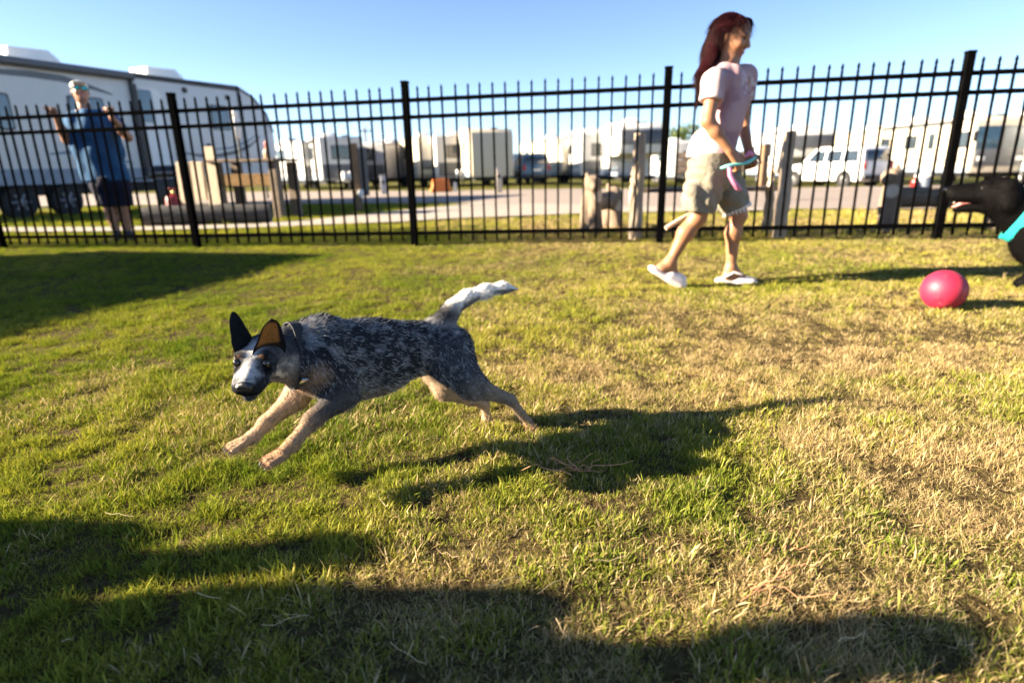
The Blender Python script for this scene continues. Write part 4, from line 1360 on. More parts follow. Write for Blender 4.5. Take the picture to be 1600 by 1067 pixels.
    pos = (GV[ids] * w[..., None]).sum(1); nr = (GN[ids] * w[..., None]).sum(1)
    back = unit(J(1098, 150) - H(-.05, 0, .0))
    t = np.tile(back, (len(pos), 1)); t = t - nr * (t * nr).sum(1)[:, None] * .85
    t = t / np.linalg.norm(t, axis=1)[:, None] + rng.normal(0, .03, t.shape) + nr * .01
    strands('hair_strands', pos, t, rng.uniform(.03, .09, len(pos)), .0006, np.array([.020, .004, .005]) * rng.uniform(.4, 1.6, (len(pos), 1)), M_HAIRW, root, 5, .12, .05, rng)
    # phone-like strap and toy she carries
    M_MINT = mat('mint_rubber', (.16, .50, .44), .5, var=.1); M_PINK = mat('pink_rubber', (.62, .20, .33), .5, var=.1)
    hnd = J(1152, 262, -.235)
    toy = empty('fetch_toy', tuple(hnd), 0, 'mint and pink rubber fetch toy in the walking woman\'s hand', 'toy')
    m = MB(); m.tube([J(1126, 263, -.22), J(1134, 261, -.235), J(1143, 258, -.24), J(1160, 257, -.225), J(1172, 252, -.20), J(1181, 246, -.17)], [.007, .011, .009, .008, .012, .007], 10)
    m.build('grip', M_MINT, toy, True, 60, True)
    m = MB(); m.tube([J(1140, 262, -.245), J(1141, 274, -.25), J(1147, 285, -.25), J(1153, 294, -.245), J(1157, 297, -.24)], [.012, .0135, .014, .016, .009], 10)
    m.build('tail', M_PINK, toy, True, 60, True)
    m = MB(); m.tube([J(1165, 245, -.19), J(1171, 239, -.19), J(1177, 243, -.18)], [.010, .015, .010], 10); m.build('knob', M_PINK, toy, True, 60, True)
    stick = empty('throwing_stick', tuple(J(1041, 356, .03)), 0, 'pale straight stick poking out behind the walking woman\'s knee', 'stick')
    m = MB(); m.tube([J(1040, 357, .0), J(1058, 346, .01), J(1078, 335, .03), J(1100, 318, .09)], [.0135, .014, .013, .012], 9)
    m.build('shaft', mat('pale_wood', (.50, .40, .30), .7, var=.15, scale=40), stick, True, 60, True)
    return root
build_woman()

# ---------------------------------------------------------------- the man behind the fence
def build_man():
    Y0 = 7.30
    J = lambda px, py, dy=0.0: at(px, py, Y0 + dy)
    S = SDF()
    hc = J(125, 143)
    f, l, u = head_frame(-52, 12, 0)
    H, A = face(S, hc, f, l, u, 1.05)
    S.cone(H(-.01, 0, -.06), J(134, 176), .058, .062, .03, 'skin')
    shL, elL, wrL = J(108, 190, .0), J(104, 219, -.10), J(88, 184, -.28)
    shR, elR, wrR = J(176, 188, .0), J(200, 215, -.10), J(175, 184, -.32)
    for sh, el, wr, sd in ((shL, elL, wrL, 1), (shR, elR, wrR, -1)):
        S.cone(sh, el, .055, .046, .03, 'skin'); S.cone(el, el + (wr - el) * .4, .046, .048, .03, 'skin'); S.cone(el + (wr - el) * .4, wr, .048, .031, .03, 'skin')
        hand(S, wr, np.array([0, -.3, 1.]), np.array([0, 1., .3]), (70, 75, 45), 1.15, sd)
    hips = [J(160, 290, 0), J(186, 290, 0)]; knees = [J(172, 328, -.03), J(194, 328, .03)]; ank = [J(183, 364, -.03), J(201, 364, .03)]
    for hp, kn, an in zip(hips, knees, ank):
        S.cone(hp, kn, .088, .060, .04, 'skin'); cf = kn + (an - kn) * .35 + np.array([-.01, .012, 0])
        S.cone(kn, cf, .058, .062, .03, 'skin'); S.cone(cf, an, .06, .038, .03, 'skin')
    S.cone(J(134, 180), J(152, 235), .10, .11, .05, 'skin'); S.cone(J(152, 235), J(172, 288), .11, .12, .05, 'skin'); S.cone(shL, J(140, 190), .06, .09, .05, 'skin'); S.cone(shR, J(150, 190), .06, .09, .05, 'skin')
    me, V = S.mesh('body', .0085, smooth_it=2)
    set_col(me, skin_cols(S, V, (.33, .165, .10), H, A, hc, 1.05))
    gp = J(192, 370)
    root = empty('person', (gp[0], gp[1], 0), 0, 'man in white visor, mirrored sunglasses and blue shirt standing behind the fence', 'person')
    link('body', me, M_SKIN, root, True)
    T = SDF()
    for px in (124, 166): T.cone(J(px, 192), J(px + 8, 235), .135, .13, .06, 't')
    T.cone(J(146, 182), J(148, 200), .15, .16, .06, 't'); T.cone(J(146, 195), J(158, 240), .150, .150, .05, 't'); T.cone(J(158, 238), J(168, 284), .150, .155, .05, 't')
    for px in (145, 180): T.cone(J(px - 8, 235), J(px + 4, 282), .125, .135, .06, 't')
    T.cone(J(122, 186), shL, .085, .080, .04, 't'); T.cone(shL, shL + (elL - shL) * .6, .080, .074, .03, 't')
    T.cone(J(165, 184), shR, .085, .080, .04, 't'); T.cone(shR, shR + (elR - shR) * .6, .080, .074, .03, 't')
    tm, _ = T.mesh('tee_shirt', .0095, [plane_cut(J(160, 283), (0, 0, -1)), plane_cut(J(134, 172), (0, 0, 1))], 2,
                   lambda X, Y, Z: .012 * np.sin(26 * X + 9 * Z) * np.sin(15 * Y + 12 * Z))
    link('tee_shirt', tm, cloth_mat('blue_shirt', (.028, .085, .185), .15, 12, .2, 12), root, True)
    K = SDF()
    for hp, kn in zip(hips, knees):
        K.cone(J(172, 280), hp, .15, .13, .05, 'k'); K.cone(hp, kn, .118, .112, .04, 'k')
    km, _ = K.mesh('shorts', .0095, [plane_cut(J(180, 322), (0, 0, -1)), plane_cut(J(165, 276), (0, 0, 1))], 2)
    link('shorts', km, cloth_mat('navy_shorts', (.012, .014, .03), .15), root, True)
    # visor, sunglasses, beard stubble, shoes
    M_W = mat('white_cap', (.78, .78, .76), .8, var=.05)
    B = SDF(); B.ball(H(0, 0, .055), (.108, .086, .052), .01, '', A)
    B.ball(H(.115, 0, .052), (.060, .074, .010), .02, '', A)
    bm_, _ = B.mesh('visor', .006, [plane_cut(H(0, 0, .036), -u)], 1)
    link('visor', bm_, M_W, root, True)
    G = SDF()
    for q in (-1, 1): G.ball(H(.092, q * .036, .006), (.010, .033, .022), .006, '', A)
    G.cone(H(.098, -.03, .012), H(.098, .03, .012), .006, .006, .006, '')
    for q in (-1, 1): G.cone(H(.088, q * .066, .014), H(.0, q * .082, .012), .005, .005, .006, '')
    gm, _ = G.mesh('sunglasses', .0035, [], 1)
    link('sunglasses', gm, mat('mirror_lens', (.02, .42, .45), .08, 1.0, var=.3, scale=30), root, True)
    for an, d in zip(ank, (1, 1)):
        B = SDF(); B.cone(an + np.array([0, .03, -.055]), an + np.array([.05, -.15, -.07]), .045, .042, .02, '', (np.array([0, 0, 1.]), 1.15))
        B.cone(an, an + np.array([0, 0, -.05]), .048, .045, .02, '')
        bm_, _ = B.mesh('shoe', .008, [], 1); link('shoe', bm_, mat('dark_shoe', (.03, .03, .035), .7), root, True)
    return root
build_man()

# ================================================================== BALL
bc = atg(1475, 487)
BALL_R = 0.098
ball_c = at(1475, 453, bc[1] + 0.06)
ball = empty('play_ball', (ball_c[0], ball_c[1], ball_c[2] - BALL_R), 0, 'large pink rubber play ball on the grass', 'ball')
M_BALL = mat('pink_ball_rubber', (.36, .014, .045), .52, var=.10, scale=14, bump=.12, bscale=160, dirt=((.40, .10, .10), .35, 18))
m = MB()
prof = [(BALL_R * math.sin(t), -BALL_R * math.cos(t)) for t in np.linspace(0.02, math.pi - .02, 40)]
m.lathe(prof, n=64)
me = m.mesh('shell', True)
bmv = np.zeros(len(me.vertices) * 3); me.vertices.foreach_get('co', bmv); bmv = bmv.reshape(-1, 3)
dv = bmv / np.linalg.norm(bmv, axis=1)[:, None]
dent = unit((-.55, -.62, -.45))
ca_ = dv @ dent
bmv = bmv * (1 - .045 * np.exp(-((1 - ca_) / .010)) + .012 * np.exp(-((1 - ca_ - .03) / .02) ** 2))[:, None]
bmv = bmv * np.array([1.01, 1.0, .99]) * (1 + .008 * (fbm(bmv, 9, 2, 3) - .5))[:, None]
me.vertices.foreach_set('co', bmv.ravel()); me.update()
o = link('shell', me, M_BALL, ball); o.location = (0, 0, BALL_R * .985)
o.rotation_euler = (0, 0, 0)
m = MB(); m.lathe([(.010, -.002), (.0105, .0025), (.006, .004), (.003, .0015)], n=16)
o = m.build('valve', mat('valve_rubber', (.30, .02, .05), .5), ball, True, 40)
o.location = Vector(dent * (BALL_R * .955)) + Vector((0, 0, BALL_R * .985)); o.rotation_euler = Vector(dent).to_track_quat('Z', 'Y').to_euler()

# ================================================================== BLACK LABRADOR AT THE RIGHT EDGE
def build_lab():
    Y0 = 3.36
    J = lambda px, py, dy=0.0: at(px + (12 if px > 1575 else 2), py, Y0 + dy)
    S = SDF(); lf = np.array([0, -1., 0])
    C = lambda a, b, ra, rb, k=.05, t='b', flat=None: S.cone(a, b, ra, rb, k, t, flat)
    # head
    hc = J(1556, 302)
    f, l, u = head_frame(152, 3, 0)
    A = np.array([f, l, u]); H = lambda x, y, z: hc + f * x + l * y + u * z
    S.ball(H(0, 0, .0), (.095, .078, .078), .04, 'b', A)
    S.cone(H(.06, 0, -.004), H(.205, 0, -.008), .056, .040, .03, 'b', (l, .95))      # upper jaw
    for q in (-1, 1):
        S.cone(H(.08, q * .03, -.022), H(.19, q * .022, -.028), .032, .026, .02, 'b')  # flews
        S.ball(H(.062, q * .042, .034), (.022, .02, .018), .02, 'b', A)
        S.cone(H(-.035, q * .070, .045), H(-.045, q * .098, -.055), .034, .026, .02, 'b', (l, 1.9))   # drop ear
    S.cone(H(.03, 0, -.068), H(.165, 0, -.098), .034, .020, .02, 'b')                 # lower jaw, open
    S.cone(H(-.03, 0, -.02), J(1606, 345, -.10), .078, .092, .06, 'n')
    S.cone(H(-.02, 0, -.06), J(1596, 370, -.08), .055, .082, .06, 'n')
    # trunk beyond the frame edge
    C(J(1632, 376, -.16), J(1700, 382, -.26), .145, .145, .08); C(J(1700, 380, -.26), J(1790, 370, -.40), .145, .115, .08); C(J(1790, 368, -.40), J(1820, 366, -.44), .115, .11, .06)
    C(J(1606, 388, -.10), J(1645, 402, -.18), .085, .10, .06)
    # fore legs: near one reaching, paw turned back; far one planted
    g = lambda p: np.array([p[0], p[1], float(gz(p[0], p[1]))])
    e1 = J(1612, 425, -.19); C(J(1618, 388, -.18), e1, .075, .052, .04); w1 = J(1598, 442, -.17)
    C(e1, w1, .046, .034, .03); C(w1, J(1585, 443, -.15), .034, .034, .02); C(J(1585, 442, -.15), J(1580, 450, -.14), .030, .026, .02)
    e2 = J(1622, 430, -.02); C(J(1630, 392, -.04), e2, .075, .05, .04); p2 = g(J(1612, 470, .0)) + np.array([0, 0, .03])
    C(e2, p2, .042, .032, .03); C(p2, p2 + np.array([-.05, 0, -.006]), .034, .03, .02)
    # hind legs
    for dy, dx in ((-.52, 30), (-.36, 5)):
        k = J(1800 + dx, 400, dy); C(J(1795, 362, dy), k, .10, .06, .05); h = J(1840 + dx, 425, dy); C(k, h, .052, .034, .03)
        p = g(h + np.array([-.03, 0, 0])) + np.array([0, 0, .03]); C(h, p, .03, .03, .02); C(p, p + np.array([-.06, 0, -.004]), .034, .03, .02)
    tl = [J(1825, 355, -.46), J(1860, 345, -.5), J(1900, 325, -.54), J(1925, 310, -.57)]
    for a, b, ra, rb in zip(tl, tl[1:], (.05, .035, .025), (.035, .025, .012)): C(a, b, ra, rb, .03)
    me, V = S.mesh('body', .0072, smooth_it=2)
    c = np.array([.0024, .0022, .0022]) * (.7 + .8 * fbm(V, 25, 3, 3))[:, None]
    set_col(me, c)
    gp = J(1610, 470)
    root = empty('black_dog', (gp[0], gp[1], 0), 0, 'black dog with turquoise collar and open mouth at the right edge', 'dog')
    link('body', me, vcol_mat('black_coat', rough=.6, spec=.05, fine=.4, fscale=160, bump=.4, bscale=300), root, True)
    N = 42000; F = mesh_quads(me); Nn = vnormals(me); rng = np.random.default_rng(4)
    fi, w = scatter_on(V, F, N, rng); ids = F[fi]
    pos = (V[ids] * w[..., None]).sum(1); nr = (Nn[ids] * w[..., None]).sum(1)
    fl = np.tile(np.array([1, 0, -.35]), (N, 1)); fl = fl - nr * (fl * nr).sum(1)[:, None]
    d = fl + nr * rng.uniform(.1, .35, N)[:, None] + rng.normal(0, .12, (N, 3)); d /= np.linalg.norm(d, axis=1)[:, None]
    strands('fur', pos, d, rng.uniform(.012, .028, N), .0006, np.array([.0035, .0032, .0032]) * rng.uniform(.5, 2.2, (N, 1)), fur_mat('black_fur', .4, .04), root, 4, 0, .1, rng)
    T = SDF(); T.cone(H(.06, 0, -.052), H(.150, .008, -.064), .024, .022, .01, '', (u, 2.4)); T.cone(H(.150, .008, -.064), H(.178, .012, -.084), .022, .016, .01, '', (u, 2.0))
    tm, _ = T.mesh('tongue', .004, [], 1); link('tongue', tm, mat('pink_tongue', (.55, .20, .17), .35, var=.12, scale=60), root, True)
    m = MB(); m.lathe([(.001, -.013)] + [(.013 * math.sin(t), -.013 * math.cos(t)) for t in np.linspace(.4, 2.74, 7)] + [(.001, .013)], n=14)
    for q in (-1, 1):
        e = link('eye', m.mesh('eye', True), M_EYE, root, True); e.location = Vector(H(.078, q * .045, .024))
    B = SDF(); B.ball(H(.238, 0, .004), (.016, .024, .018), .01, '', A)
    nm, _ = B.mesh('nose', .004, [], 1); link('nose', nm, M_NOSE, root, True)
    M_T = mat('teeth', (.72, .68, .58), .35)
    for q in (-1, 1):
        MB().tube([H(.185, q * .020, -.050), H(.188, q * .020, -.068)], [.0045, .001], 6).build('fang', M_T, root, True, 60, True)
    # collar: broad turquoise band round the neck base
    ca = J(1583, 344, -.05); cn = unit(np.array([-.72, .50, .42])); cx = unit(np.cross(cn, (0, 0, 1))); cy = np.cross(cn, cx)
    m = MB(); vs = []; fs = []; n = 44
    nprim = [p for p in S.pr if p[6] == 'n']
    rads = []
    for k in range(n):
        an = 2 * math.pi * k / n; dv = cx * math.cos(an) + cy * math.sin(an)
        rs = np.arange(.03, .26, .002); Q = ca + rs[:, None] * dv
        dd = np.min([SDF.dist(p, Q) for p in nprim], 0)
        rads.append(rs[np.argmax(dd > .004)] if (dd > .004).any() else .14)
    rads = np.array(rads)
    for _ in range(4): rads = (np.roll(rads, 1) + 2 * rads + np.roll(rads, -1)) / 4
    for k in range(n):
        an = 2 * math.pi * k / n; dv = cx * math.cos(an) + cy * math.sin(an)
        for off, th in ((-.028, 0), (-.028, .006), (.028, .006), (.028, 0)): vs.append(ca + dv * (rads[k] + .010 + th) + cn * off)
    for k in range(n):
        k2 = (k + 1) % n
        for e in range(4): fs.append((4 * k + e, 4 * k + (e + 1) % 4, 4 * k2 + (e + 1) % 4, 4 * k2 + e))
    m.add(vs, fs); m.build('collar', mat('turquoise_web', (.02, .46, .44), .6, var=.1, scale=40), root, True, 40, True)
build_lab()

# ================================================================== TIMBER BENCHES AND SMALL THINGS BEYOND THE FENCE
def wood_mat(name, col, dark=.45, scale=9, axis=(1, 1, 12)):
    m, nt, b = new_mat(name); L = nt.links
    tc = nt.nodes.new('ShaderNodeTexCoord'); mp = nt.nodes.new('ShaderNodeMapping'); mp.inputs['Scale'].default_value = axis
    n1 = nt.nodes.new('ShaderNodeTexNoise'); n1.inputs['Scale'].default_value = scale; n1.inputs['Detail'].default_value = 7; n1.inputs['Distortion'].default_value = .6
    L.new(tc.outputs['Object'], mp.inputs['Vector']); L.new(mp.outputs['Vector'], n1.inputs['Vector'])
    rp = nt.nodes.new('ShaderNodeValToRGB'); rp.color_ramp.elements[0].position = .32; rp.color_ramp.elements[1].position = .68
    rp.color_ramp.elements[0].color = (*[c * dark for c in col], 1); rp.color_ramp.elements[1].color = (*col, 1)
    L.new(n1.outputs['Fac'], rp.inputs['Fac']); L.new(rp.outputs['Color'], b.inputs['Base Color'])
    b.inputs['Roughness'].default_value = .85; b.inputs['Specular IOR Level'].default_value = .2
    bp = nt.nodes.new('ShaderNodeBump'); bp.inputs['Strength'].default_value = .6; bp.inputs['Distance'].default_value = .01
    L.new(n1.outputs['Fac'], bp.inputs['Height']); L.new(bp.outputs['Normal'], b.inputs['Normal'])
    return m
M_LOG = wood_mat('weathered_log', (.58, .45, .33), .65, 6, (6, 6, 1))
M_PLANK = wood_mat('grey_plank', (.20, .155, .12), .5, 5, (1, 8, 8))
M_PALEPLANK = wood_mat('pale_plank', (.52, .42, .31), .7, 5, (6, 6, 1))
M_DARKWOOD = wood_mat('dark_carved_wood', (.12, .085, .062), .4, 8, (2, 6, 6))
def zground(x, y): return float(ground_h(np.array([[x, y]]))[0])

def rough_log(m, a, b, r, n=12, seed=0, taper=.92):
    rng = random.Random(seed); a = np.array(a, float); b = np.array(b, float)
    pts = []; rad = []
    for i in range(9):
        t = i / 8; w = np.array([rng.gauss(0, .006), rng.gauss(0, .006), rng.gauss(0, .003)]) * (1 if 0 < i < 8 else 0)
        pts.append(a + (b - a) * t + w); rad.append(r * (1 - (1 - taper) * t) * rng.uniform(.94, 1.05))
    rad[0] *= .93; rad[-1] *= .90
    m.tube(pts, rad, n)
    return m

# --- log bench behind the woman
def log_bench():
    a = atg(1003, 385); b = atg(1219, 372)
    a = np.array([a[0] + .05, 5.95]); b = np.array([2.62, 5.78])
    d = unit(np.r_[b - a, 0]); n = np.array([-d[1], d[0], 0]); c = (a + b) / 2
    root = empty('log_bench', (c[0], c[1], zground(*c)), 0, 'rustic log bench with plank back behind the walking woman', 'bench')
    for p, h, k in ((a, 1.0, 1), (b, .98, 2)):
        z = zground(*p)
        rough_log(MB(), (p[0], p[1], z - .05), (p[0] + .01, p[1] + .02, z + h), .066, 12, k).build('back_post', M_LOG, root, True, 50, True)
        q = np.r_[p, 0] + n * .42
        z2 = zground(q[0], q[1])
        rough_log(MB(), (q[0], q[1], z2 - .05), (q[0], q[1], z2 + .46), .05, 10, k + 4).build('front_leg', M_LOG, root, True, 50, True)
        rough_log(MB(), (p[0], p[1], z + .66), (q[0], q[1], z2 + .62), .038, 10, k + 7).build('arm_rest', M_LOG, root, True, 50, True)
        rough_log(MB(), (q[0], q[1], z2 + .44), (q[0], q[1], z2 + .64), .036, 10, k + 9).build('arm_post', M_LOG, root, True, 50, True)
    L = np.linalg.norm(b - a); rot = Matrix.Rotation(math.atan2(d[1], d[0]), 3, 'Z'); z = zground(*c)
    for k in range(3):
        p = np.r_[c, 0] + n * (.05 + .025) + np.array([0, 0, z + .58 + .135 * k])
        m = MB(); m.bevbox(tuple(p), (L - .10, .028, .118), .006, rot); m.build('back_plank', M_PLANK, root)
        root.children[-1].matrix_parent_inverse = parent_matrix(root).inverted()
    for k in range(3):
        p = np.r_[c, 0] + n * (.16 + .125 * k) + np.array([0, 0, z + .46])
        m = MB(); m.bevbox(tuple(p), (L + .04, .112, .036), .006, rot); m.build('seat_plank', M_PLANK, root)
        root.children[-1].matrix_parent_inverse = parent_matrix(root).inverted()
log_bench()

# --- log seats resting on knotty stumps
M_SEATLOG = wood_mat('log_seat_wood', (.24, .185, .14), .45, 8, (1, 6, 6))
def log_seat(loc, ang, label, L=1.15):
    root = empty('rustic_bench', (loc[0], loc[1], zground(*loc)), ang, label, 'bench', 'log seats behind the fence')
    m = MB(); rough_log(m, (-L / 2, 0, .33), (L / 2, 0, .33), .098, 16, 3, 1.0); m.build('seat_log', M_SEATLOG, root, True, 50)
    for sx, top in ((-1, .60), (1, .46)):
        S = SDF(); x0 = sx * (L / 2 - .02)
        S.cone((x0, -.05, .0), (x0 - .01, -.03, top - .16), .078, .080, .03, ''); S.cone((x0 + .02, .08, .0), (x0, .04, top - .2), .07, .075, .03, '')
        S.ball((x0 - .02, -.01, top - .07), (.105, .10, .085), .03, ''); S.cone((x0 - .05, -.05, top - .06), (x0 - .12, -.07, top - .10), .045, .034, .03, '')
        S.cone((x0 + .02, .05, top - .04), (x0 + .05, .08, top + .02), .036, .026, .02, '')
        hm, hv = S.mesh('stump', .012, [], 1, lambda X, Y, Z: .010 * np.sin(40 * X + 9 * Z) * np.sin(33 * Y - 7 * Z))
        c = np.array([.22, .165, .12]) * (.55 + .8 * fbm(hv * (2, 2, .5), 30, 3, 3))[:, None]
        cut = sstep(.075, .05, np.linalg.norm(hv - np.array([x0 - .05, -.10, top - .20]), axis=1))[:, None]
        c = c * (1 - cut) + np.array([.58, .50, .40]) * cut
        set_col(hm, c); link('stump', hm, vcol_mat('stump_wood', rough=.9, bump=.5, bscale=60), root)
    return root
log_seat((4.30, 5.95), math.radians(-6), 'dark log seat on knotty stumps behind the black dog', 1.05)
log_seat((1.06, 6.85), math.radians(62), 'short dark log seat on stumps left of the log bench', .75)

# --- timber table with upright boards beside the big trailer
def timber_table():
    o = np.array([-4.75, 10.9]); z = zground(*o)
    root = empty('timber_table', (o[0], o[1], z), math.radians(-12), 'rough timber table with pale upright boards in front of the large trailer', 'table')
    for x, w, h0, h1, mt in ((-.92, .26, .28, 1.0, M_PALEPLANK), (-.64, .24, .34, 1.0, M_PALEPLANK), (-.36, .24, .03, 1.24, M_PALEPLANK)):
        m = MB(); m.bevbox((x, -.30, (h0 + h1) / 2), (w, .05, h1 - h0), .008, Matrix.Rotation(.03, 3, 'Y')); m.build('upright_board', mt, root)
    for x in (-.30, .82):
        for y in (-.24, .30):
            m = MB(); m.bevbox((x, y, .48), (.15, .15, .98), .012); m.build('leg', M_PLANK, root)
    for k in range(5):
        m = MB(); m.bevbox((.26, -.34 + .17 * k, 1.0), (1.34, .155, .045), .006); m.build('top_plank', M_PLANK, root)
    m = MB(); m.bevbox((.27, -.27, .68), (1.22, .04, .20), .006); m.build('apron_board', wood_mat('brown_board', (.20, .12, .05), .6, 5, (1, 8, 8)), root)
    m = MB(); m.bevbox((-.62, -.26, .62), (.62, .045, .09), .006, Matrix.Rotation(.5, 3, 'Y')); m.build('brace', M_PLANK, root)
    return root
TT = timber_table()
def on_table(x, y, zz):
    p = Matrix.LocRotScale(TT.location, TT.rotation_euler, (1, 1, 1)) @ Vector((x, y, zz)); return p
p = on_table(.62, -.1, 1.0245)
bt = empty('sauce_bottle', tuple(p), 0, 'squat bottle with red cap standing on the timber table', 'bottle')
m = MB(); m.lathe([(.05, 0), (.055, .01), (.055, .11), (.04, .15), (.022, .17), (.022, .19)], n=16); m.build('bottle_body', mat('amber_plastic', (.45, .30, .16), .35), bt, True, 40)
m = MB(); m.lathe([(.026, .188), (.026, .25), (.012, .29)], n=14); m.build('cap', mat('red_cap', (.42, .05, .03), .4), bt, True, 40)
p = on_table(.0, .05, 1.0245)
fl = empty('white_figure_pole', (p.x, p.y, p.z), 0, 'slim dark pole with white padded top rising over the timber table', 'pole')
m = MB(); m.tube([(0, 0, 0), (.0, 0, .36)], .022, 10); m.lathe([(.09, 0), (.09, .02), (.03, .03)], n=16); m.build('stand', mat('dark_pole', (.03, .028, .026), .6), fl, True, 40)
m = MB(); m.lathe([(.03, .34), (.065, .38), (.075, .52), (.060, .66), (.045, .70)], n=16); m.build('padded_top', mat('white_padding', (.74, .72, .68), .8), fl, True, 60)
m = MB(); m.lathe([(.03, .70), (.055, .74), (.055, .80), (.02, .84)], n=16); m.build('knob', mat('white_knob', (.78, .76, .72), .6), fl, True, 60)

# --- fallen log on the grass behind the fence
def fallen_log():
    a = np.array([-5.55, 9.15]); b = np.array([-3.75, 9.45])
    root = empty('fallen_log', ((a[0] + b[0]) / 2, (a[1] + b[1]) / 2, zground(*((a + b) / 2))), 0, 'thick grey log lying on the grass behind the fence', 'log')
    rough_log(MB(), (a[0], a[1], zground(*a) + .17), (b[0], b[1], zground(*b) + .16), .165, 18, 8, .95).build('trunk', wood_mat('grey_bark', (.10, .095, .09), .5, 6, (1, 5, 5)), root, True, 50, True)
fallen_log()

# --- black barbecue cart with red gas cylinder
def barbecue():
    o = np.array([-6.35, 11.5]); z = zground(*o)
    root = empty('barbecue_cart', (o[0], o[1], z), math.radians(20), 'black barbecue cart standing left of the timber table', 'barbecue')
    M_B = mat('black_enamel', (.012, .012, .013), .4)
    m = MB(); m.bevbox((0, 0, .42), (.52, .40, .62), .03); m.build('cabinet', M_B, root, True, 40)
    S = SDF(); S.cone((-.20, 0, .80), (.20, 0, .80), .17, .17, .02, '')
    lm, _ = S.mesh('lid', .02, [plane_cut((0, 0, .745), (0, 0, -1))], 1); link('lid', lm, M_B, root)
    m = MB(); m.tube([(-.2, -.19, .84), (.2, -.19, .84)], .012, 8); m.build('handle', M_STEEL, root, True, 40)
    for x in (-.2, .2): m = MB(); m.lathe([(.06, -.02), (.07, -.01), (.07, .01), (.06, .02)], (x, -.17, .07), 'y', 16); m.build('wheel', mat('cart_tyre', (.02, .02, .02), .8), root, True, 40)
    for x in (-.42, .42): m = MB(); m.bevbox((x, 0, .74), (.30, .36, .03), .01); m.build('side_shelf', M_B, root)
    o2 = on_table(-1.25, -.25, 0); z2 = zground(o2.x, o2.y)
    g = empty('gas_cylinder', (o2.x, o2.y, z2), 0, 'dark red gas cylinder on the grass between barbecue and timber table', 'gas cylinder')
    m = MB(); m.lathe([(.11, 0), (.12, .02), (.15, .05), (.15, .36), (.13, .42), (.06, .46), (.04, .47)], n=24); m.build('tank', mat('red_tank', (.20, .012, .015), .4), g, True, 40)
    m = MB(); m.lathe([(.03, .46), (.03, .52), (.015, .54)], n=12); m.build('valve', mat('brass_valve', (.45, .32, .12), .35, .9), g, True, 40)
    m = MB(); ring = [(.09 * math.cos(a), .09 * math.sin(a), .56) for a in np.linspace(0, 2 * math.pi, 17)]; m.tube(ring, .012, 6)
    for a in (0, 2.1, 4.2): m.tube([(.09 * math.cos(a), .09 * math.sin(a), .44), (.09 * math.cos(a), .09 * math.sin(a), .56)], .01, 6)
    m.build('collar_guard', mat('red_guard', (.22, .015, .018), .4), g, True, 40)
barbecue()

# ================================================================== TRAILERS, MOTORHOMES, CARS
M_SHELL = mat('white_fibreglass', (.62, .61, .585), .35, var=.03, scale=1.5, spec=.4, dirt=((.52, .49, .44), .35, 1.2))
M_SHELLC = mat('cream_fibreglass', (.56, .49, .38), .4, var=.03, scale=1.5, spec=.4, dirt=((.46, .40, .32), .35, 1.2))
M_SHELLG = mat('grey_fibreglass', (.40, .40, .41), .4, var=.05, scale=1.5, spec=.4)
M_CAPG = mat('charcoal_cap', (.075, .08, .09), .35, var=.1, scale=2)
M_TRIM = mat('dark_trim', (.018, .019, .022), .45, var=.2)
M_GLASS = mat('tinted_glass', (.025, .035, .045), .06, var=.2, scale=2, spec=.8)
M_BLUEGLASS = mat('blue_tinted_glass', (.03, .06, .09), .08, var=.2, scale=2, spec=.8)
M_TYRE = mat('tyre_rubber', (.016, .016, .017), .85, var=.2)
M_RIM = mat('alloy_rim', (.24, .24, .25), .45, .5, var=.1)
M_CHASSIS = mat('black_chassis', (.012, .012, .012), .7)
M_STRIPE = mat('grey_stripe', (.10, .105, .115), .4)
M_STRIPE2 = mat('blue_grey_stripe', (.17, .22, .28), .4)
M_SKIRT = mat('skirt_grey', (.20, .24, .29), .45)
M_WHITEP = mat('white_plastic', (.76, .75, .72), .5, var=.04)
M_RED = mat('red_lens', (.35, .012, .01), .25)
M_AMBER = mat('amber_lens', (.6, .18, .02), .3)
M_ORANGE = mat('orange_plastic', (.60, .16, .02), .5)

def bev_prism(poly, w, bev, name, taper=None):
    """side profile (x, z) extruded over width w, long edges rounded; taper(z) scales the half width"""
    bm = bmesh.new()
    vs0 = [bm.verts.new((x, -w / 2, z)) for x, z in poly]; vs1 = [bm.verts.new((x, w / 2, z)) for x, z in poly]
    bm.faces.new(vs0); bm.faces.new(list(reversed(vs1)))
    n = len(poly)
    for i in range(n):
        j = (i + 1) % n; bm.faces.new((vs0[i], vs1[i], vs1[j], vs0[j]))
    bmesh.ops.recalc_face_normals(bm, faces=list(bm.faces))
    if bev:
        side = [e for e in bm.edges if abs(e.verts[0].co.y - e.verts[1].co.y) < 1e-6]
        bmesh.ops.bevel(bm, geom=side, offset=bev, segments=3, affect='EDGES', profile=.5)
    if taper:
        for v in bm.verts: v.co.y *= taper(v.co.z)
    me = bpy.data.meshes.new(name); bm.to_mesh(me); bm.free()
    set_smooth(me); me.set_sharp_from_angle(angle=math.radians(28))
    return me

